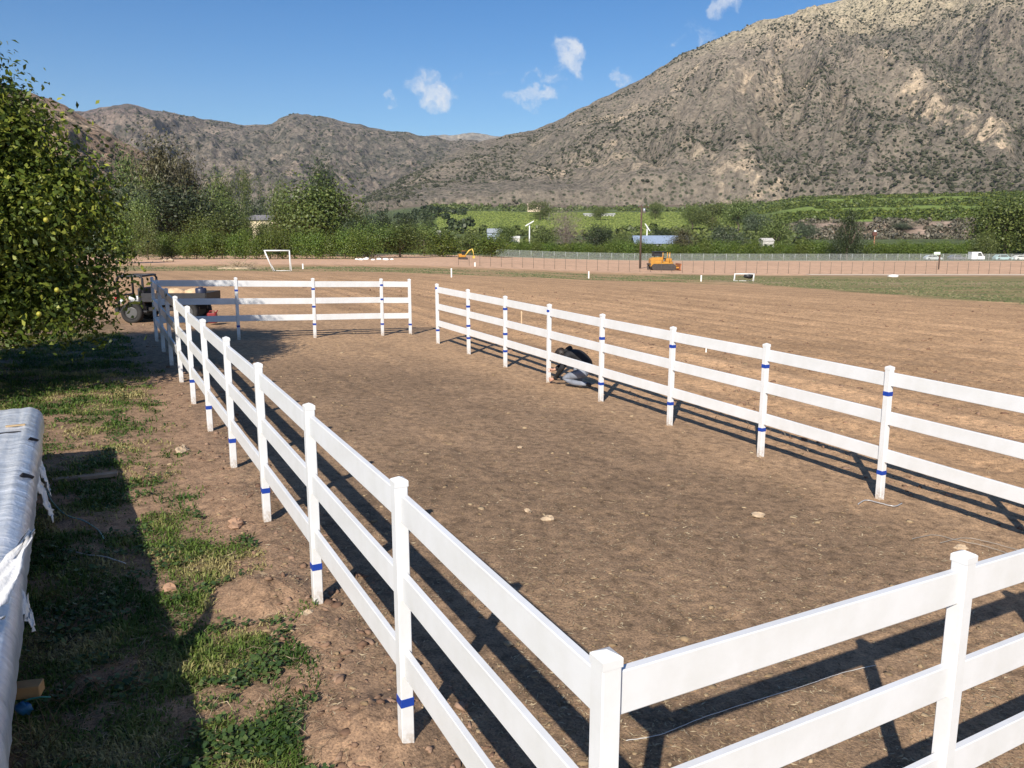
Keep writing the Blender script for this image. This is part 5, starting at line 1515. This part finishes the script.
p = G(662, 270.2); sc_ = (33 / 800 * math.hypot(p.x, p.y)) / 5.2
dz_ = empty('bulldozer', p, .06, 'yellow bulldozer with black canopy parked right of the utility pole', 'bulldozer'); dz_.scale = (sc_,) * 3
for y_ in (-1.0, 1.0): m = MB(); m.prism(stadium(3.6, .95), y_ - .26, y_ + .26); 
for y_ in (-1.0, 1.0):
    m = MB(); m.prism(stadium(3.7, .95), y_ - .26, y_ + .26); 
    for i in range(15): m.box((-1.5 + i * .215, y_, .965), (.07, .54, .05)); 
    t_ = m.build('track', track_m, dz_)
    m = MB()
    for i in range(5): m.tube([(-1.2 + i * .6, y_ - .30, .27), (-1.2 + i * .6, y_ + .30, .27)], .17, 12)
    m.build('roller', track_m, t_)
m = MB(); m.prism([(-2.0, .6), (-2.0, 1.75), (-1.7, 1.95), (-.1, 2.0), (-.1, .6)], -.55, .55); m.build('engine_hood', yel, dz_)
m = MB(); m.box((.35, 0, .95), (2.4, 1.3, .75), ch=.08); m.box((.9, 0, 1.55), (.9, 1.25, .5), ch=.08); m.build('body', yel, dz_)
m = MB(); m.box((-.55, 0, 2.78), (2.0, 1.7, .14), ch=.04); m.box((-.85, 0, 2.42), (1.3, 1.25, .58), ch=.04); m.build('canopy', black_m, dz_)
m = MB()
for (x_, y_) in ((-.1, -.7), (-.1, .7), (.95, -.7), (.95, .7)): m.tube([(x_, y_, 1.2), (x_, y_, 2.72)], .07, 7)
m.build('cab_frame', yel, dz_)
m = MB(); m.box((.35, 0, 1.75), (.5, .6, .14), ch=.04); m.box((.12, 0, 2.05), (.14, .6, .5), ch=.04); m.build('seat', black_m, dz_)
m = MB(); m.prism([(2.35, .05), (2.55, .0), (2.50, .5), (2.62, 1.0), (2.50, 1.05), (2.36, .5)], -1.55, 1.55); m.build('blade', flat('rusty_blade', (.33, .12, .05), .7, var=.3), dz_)
m = MB(); m.box((1.7, -.85, .42), (1.5, .14, .2)); m.box((1.7, .85, .42), (1.5, .14, .2)); m.tube([(1.2, 0, 1.1), (2.4, 0, .6)], .07, 7); m.build('push_arm', yel, dz_)
MB().tube([(-1.2, .3, 1.9), (-1.2, .3, 2.6)], .06, 8).build('exhaust', black_m, dz_)
m = MB(); m.prism([(-2.3, .1), (-2.1, .1), (-2.0, .9), (-2.3, 1.0)], -.08, .08); m.box((-2.1, 0, .95), (.3, 1.4, .2)); m.build('ripper', track_m, dz_)

p = G(463, 259.5); k = math.hypot(p.x, p.y) / 800
ex_ = empty('excavator', p, .3, 'small yellow excavator with raised arm at the foot of the orchard trees', 'excavator'); ex_.scale = (k * 20 / 5.6,) * 3
for y_ in (-.75, .75): m = MB(); m.prism(stadium(2.4, .6), y_ - .2, y_ + .2); m.build('track', track_m, ex_)
m = MB(); m.box((-.3, 0, .95), (2.0, 1.6, .6), ch=.1); m.box((-.9, 0, 1.3), (.9, 1.5, .5), ch=.1); m.build('body', yel, ex_)
m = MB(); m.box((.2, .3, 1.75), (.9, .8, 1.1), ch=.08); m.build('cab', glass_m, ex_); MB().box((.2, .3, 2.34), (1.0, .9, .1), ch=.02).build('cab_roof', yel, ex_)
m = MB(); m.tube([(.6, -.3, 1.1), (1.6, -.3, 2.4), (2.6, -.3, 2.9)], [.16, .20, .14], 6); m.build('boom', yel2, ex_)
m = MB(); m.tube([(2.6, -.3, 2.9), (2.9, -.3, 1.9), (3.0, -.3, 1.0)], [.15, .13, .10], 6); m.build('arm', yel2, ex_)
m = MB(); m.prism([(2.7, .95), (3.2, 1.0), (3.3, .5), (2.95, .2), (2.6, .4)], -.6, 0.0); m.build('bucket', yel2, ex_)


# ------------------------------------------------------------ vehicles beyond the chain-link fence
def car(u, dist, col, label, L_=4.5, H_=1.45, van=False, rz=0):
    p = at(u, 255, dist); z0 = terr1(p.x, dist); o = empty('parked_van' if van else 'parked_car', (p.x, dist, z0), rz, label, 'van' if van else 'car')
    body = flat('car_paint', col, .3, var=.05, coat=.6)
    m = MB()
    if van: m.prism([(-L_ / 2, .35), (L_ / 2, .35), (L_ / 2, 1.1), (L_ / 2 - .5, 1.35), (L_ / 2 - 1.1, H_), (-L_ / 2, H_)], -.95, .95)
    else: m.prism([(-L_ / 2, .3), (L_ / 2, .3), (L_ / 2, .75), (L_ / 2 - 1.1, .92), (L_ / 2 - 1.8, H_), (-L_ / 2 + .9, H_), (-L_ / 2 + .15, .95), (-L_ / 2, .8)], -.85, .85)
    m.build('body', body, o)
    m = MB()
    if van: m.prism([(L_ / 2 - .65, 1.2), (L_ / 2 - 1.15, H_ - .25), (L_ / 2 - 1.9, H_ - .25), (L_ / 2 - 1.9, 1.2)], -.97, .97)
    else: m.prism([(L_ / 2 - 1.35, .95), (L_ / 2 - 1.9, H_ - .1), (-L_ / 2 + 1.0, H_ - .1), (-L_ / 2 + .4, .97)], -.87, .87)
    m.build('window', glass_m, o)
    for (x_, y_) in ((-L_ * .31, -.8), (L_ * .31, -.8), (-L_ * .31, .8), (L_ * .31, .8)): wheel(o, (x_, y_, .33), .33, .22)
    return o


car(976.5, 219, (.78, .78, .78), 'white box van parked behind the chain-link fence near the big green tree', 3.4 * 1.05, 2.3, True)
car(933, 220, (.45, .48, .48), 'light car parked at the left end of the cars behind the fence')
car(957, 221, (.12, .12, .14), 'dark car parked just left of the white box van')
car(1003, 220, (.35, .50, .52), 'pale blue-green car parked right of the white box van', 4.8, 1.6)
car(1022, 219, (.70, .70, .68), 'white car cut off by the right edge of the photo')
car(745, 285, (.75, .76, .76), 'white truck parked under trees right of the forked grey-green tree', 5.0, 2.3, True, .5)

# ------------------------------------------------------------ buildings
def hip_roof(m, L_, W_, z0, h, over=.5, ridge=.5):
    a, b = L_ / 2 + over, W_ / 2 + over; r_ = a * ridge
    V = [(-a, -b, z0), (a, -b, z0), (a, b, z0), (-a, b, z0), (-r_, 0, z0 + h), (r_, 0, z0 + h), (-a, -b, z0 - .2), (a, -b, z0 - .2), (a, b, z0 - .2), (-a, b, z0 - .2)]
    m.add(V, [(0, 1, 5, 4), (1, 2, 5), (2, 3, 4, 5), (3, 0, 4), (6, 7, 1, 0), (7, 8, 2, 1), (8, 9, 3, 2), (9, 6, 0, 3), (9, 8, 7, 6)])


def house(name, u0, u1, vt, vb, dist, label, wallc, roofc, cat='house', kind='hip', roofh=.45, W_=8, doors=True, rz=0, sink=0):
    a = at(u0, vb, dist); b = at(u1, vb, dist); L_ = (b.x - a.x); c = (a.x + b.x) / 2; z0 = max(terr1(c, dist), 0 * 1) if sink == 0 else a.z
    z0 = min(terr1(c, dist), a.z); top = at(u0, vt, dist).z; H_ = top - z0; hr = (top - a.z) * roofh if roofh < 1 else H_ * .5
    o = empty(name, (c, dist, z0), rz, label, cat)
    hw_ = H_ - hr; MB().box((0, 0, hw_ / 2), (L_ * .92, W_ * .92, hw_)).build('wall', flat('house_wall', wallc, .85, var=.08, scale=1), o)
    m = MB()
    if kind == 'hip': hip_roof(m, L_ * .92, W_ * .92, hw_ + .02, hr, L_ * .04)
    else: m.prism([(-W_ / 2, hw_), (0, hw_ + hr), (W_ / 2, hw_), (W_ / 2, hw_ - .15), (0, hw_ + hr - .2), (-W_ / 2, hw_ - .15)], -L_ / 2, L_ / 2, Matrix.Rotation(-math.pi / 2, 4, 'Z'))
    m.build('roof', flat('roofing', roofc, .6, var=.12, scale=1.2), o)
    n = max(2, int(L_ / 4))
    for i in range(n):
        x_ = (-.5 + (i + .5) / n) * L_ * .88; MB().box((x_, -W_ * .46 - .03, hw_ * .6), (min(1.4, L_ / n * .45), .06, hw_ * .32)).build('window', glass_m, o)
    if doors: MB().box((L_ * .12, -W_ * .46 - .03, min(1.05, hw_ * .35)), (1.0, .07, min(2.1, hw_ * .7))).build('door', flat('door_paint', (.25, .18, .12), .6), o)
    return o


house('house', 245, 285, 215.0, 224, 262, 'cream house with a grey hipped roof among the trees on the left', (.74, .62, .42), (.20, .19, .19), roofh=.55)
house('shed', 632, 687, 235.5, 246, 335, 'long low shed with a pale blue metal roof right of the utility pole', (.30, .30, .28), (.24, .30, .40), 'shed', 'gable', .75, 12)
house('shed', 487, 503, 228.5, 238, 345, 'small grey roofed shed left of the white shed', (.36, .42, .52), (.33, .36, .38), 'shed', 'gable', .45, 9)
house('shed', 508, 520, 236, 243, 300, 'flat white shed above the orchard trees', (.80, .76, .62), (.74, .72, .64), 'shed', 'gable', .3, 6)
house('shed', 434, 441, 230.5, 236, 360, 'tiny pale shed left in the valley among dark trees', (.6, .55, .48), (.6, .57, .52), 'shed', 'gable', .5, 5)
house('farmhouse', 527, 541, 203.5, 210, 1180, 'cream farmhouse at the foot of the mountain slope', (.72, .58, .42), (.55, .42, .32), 'house', 'gable', .5, 12)
house('greenhouse', 583, 615, 213.2, 217.5, 1000, 'long pale greenhouse along the top of the vineyard', (.40, .40, .36), (.42, .42, .38), 'greenhouse', 'gable', .3, 10)
house('shed', 811, 818, 206.5, 211, 1250, 'bright cream hut at the left end of the orchard terrace', (.80, .68, .45), (.75, .64, .45), 'hut', 'gable', .4, 8)
house('shed', 760, 772, 238, 243, 285, 'low pale shed roof behind the olive round tree', (.5, .48, .44), (.55, .52, .46), 'shed', 'gable', .5, 6)

# ------------------------------------------------------------ far fences
steel_p = flat('steel_posts', (.10, .085, .07), .8); galv = flat('galvanised_posts', (.42, .45, .43), .5, metal=.3)


def far_fence(name, x0, x1, yf, hgt, step, rad, mat, label, wires=4, mesh=None):
    o = empty(name, (x0, yf(x0), terr1(x0, yf(x0))), 0, label, 'fence'); b = Vector(o.location); n = int((x1 - x0) / step)
    tops = []
    for i in range(n + 1):
        x_ = x0 + i * step; q = Vector((x_, yf(x_), terr1(x_, yf(x_)))) - b; m = MB(); m.tube([q + Vector((0, 0, -.1)), q + Vector((0, 0, hgt))], rad, 5); 
        if i < 98: m.build('post', mat, o)
        tops.append(q)
    for k in range(wires):
        z_ = hgt * (k + 1) / wires - .02; MB().tube([q + Vector((0, -rad - .006, z_)) for q in tops], .008, 4).build('wire', mat, o)
    if mesh:
        V = [tuple(q + Vector((0, .02, z_))) for q in tops for z_ in (.03, hgt - .03)]; F = [(2 * i, 2 * i + 2, 2 * i + 3, 2 * i + 1) for i in range(n)]
        MB_ = MB(); MB_.add(V, F); MB_.build('wire_mesh', mesh, o)
    return o


mm_, t_, p_ = nt('chain_link'); p_.inputs['Base Color'].default_value = (.38, .42, .40, 1); v_ = coords(t_)
wv = t_.nodes.new('ShaderNodeTexWave'); wv.inputs['Scale'].default_value = 6; wv.bands_direction = 'DIAGONAL'; t_.links.new(v_, wv.inputs['Vector'])
tr = t_.nodes.new('ShaderNodeBsdfTransparent'); mx = t_.nodes.new('ShaderNodeMixShader'); t_.links.new(maprange(t_, wv.outputs['Fac'], .55, .65, .0, .6), mx.inputs[0])
t_.links.new(tr.outputs[0], mx.inputs[1]); t_.links.new(p_.outputs[0], mx.inputs[2]); t_.links.new(mx.outputs[0], [n for n in t_.nodes if n.type == 'OUTPUT_MATERIAL'][0].inputs['Surface'])
far_fence('wire_fence', -8, 108, lambda x: 121 + .012 * x, 1.75, 1.6, .030, steel_p, 'long fence of thin dark posts across the bare far field', 3)
far_fence('chain_link_fence', -4, 146, lambda x: 211 + .01 * x, 1.9, 3.0, .05, galv, 'long grey chain-link fence in front of the valley orchard', 2, mm_)

# brush pile and pale rocks near the goal
p = G(240, 269.5); rn = random.Random(12); m = MB()
for i in range(110):
    a = rn.random() * 6.28; q = Vector((rn.gauss(0, 1.3), rn.gauss(0, .6), rn.uniform(0, .4))); l_ = rn.uniform(.5, 1.8); d = Vector((math.cos(a) * l_, math.sin(a) * l_ * .6, rn.uniform(-.1, .5) * l_))
    q.z = max(0, .75 - abs(q.x) * .4) * rn.random(); m.tube([q, q + d * .5 + Vector((0, 0, .08)), q + d], [.03, .022, .01], 4)
m.tube([(-.2, 0, .1), (1.0, 0, 1.35)], .05, 6); m.ell((-.2, 0, .0), (2.2, 1.2, .35), 4, .2, 14, 6)
o = m.build('brush_pile', flat('dead_branches', (.36, .28, .18), .9, var=.35, scale=3)); o.location = p; tag(o, 'heap of pale dead branches left of the soccer goal', 'brush pile')
for i, (u, v, s_, lb) in enumerate([(165, 261.5, .45, 'pale boulder at the left field edge, left of its pair'), (171, 261.5, .5, 'pale boulder at the left field edge, right of its pair')]):
    p = G(u, v); o = MB().ell((0, 0, s_ * .3), (s_, s_ * .8, s_ * .6), i + 3, .2, 9, 6).build('boulder', rock_m); o.location = p; tag(o, lb, 'boulder')
for i, u in enumerate((357, 361, 366, 373, 379, 386, 392)):
    p = G(u, 259.8 + (i % 2) * .5); s_ = .28 + .07 * (i % 3); o = MB().ell((0, 0, s_ * .3), (s_ * 1.4, s_ * .8, s_ * .6), i + 13, .25, 9, 6).build('white_rock', stake_w); o.location = p; tag(o, 'small white rock in the line along the foot of the orchard trees', 'rock', 'white rocks along the orchard edge')
p = G(893, 277); o = MB().ell((0, 0, .12), (.75, .4, .22), 3, .2, 10, 6).build('white_sack', stake_w); o.location = p; tag(o, 'white sack lying on the green field at the right', 'sack')

# ------------------------------------------------------------ the air
hz = bpy.data.materials.new('valley_haze'); hz.use_nodes = True; t = hz.node_tree; t.nodes.clear()
vp = t.nodes.new('ShaderNodeVolumePrincipled'); vp.inputs['Color'].default_value = (.80, .88, 1.0, 1); vp.inputs['Density'].default_value = 2.6e-5; vp.inputs['Anisotropy'].default_value = .0
t.links.new(vp.outputs[0], t.nodes.new('ShaderNodeOutputMaterial').inputs['Volume'])
o = MB().box((0, 3600, 590), (13000, 8400, 1500)).build('haze', hz); o['kind'] = 'stuff'
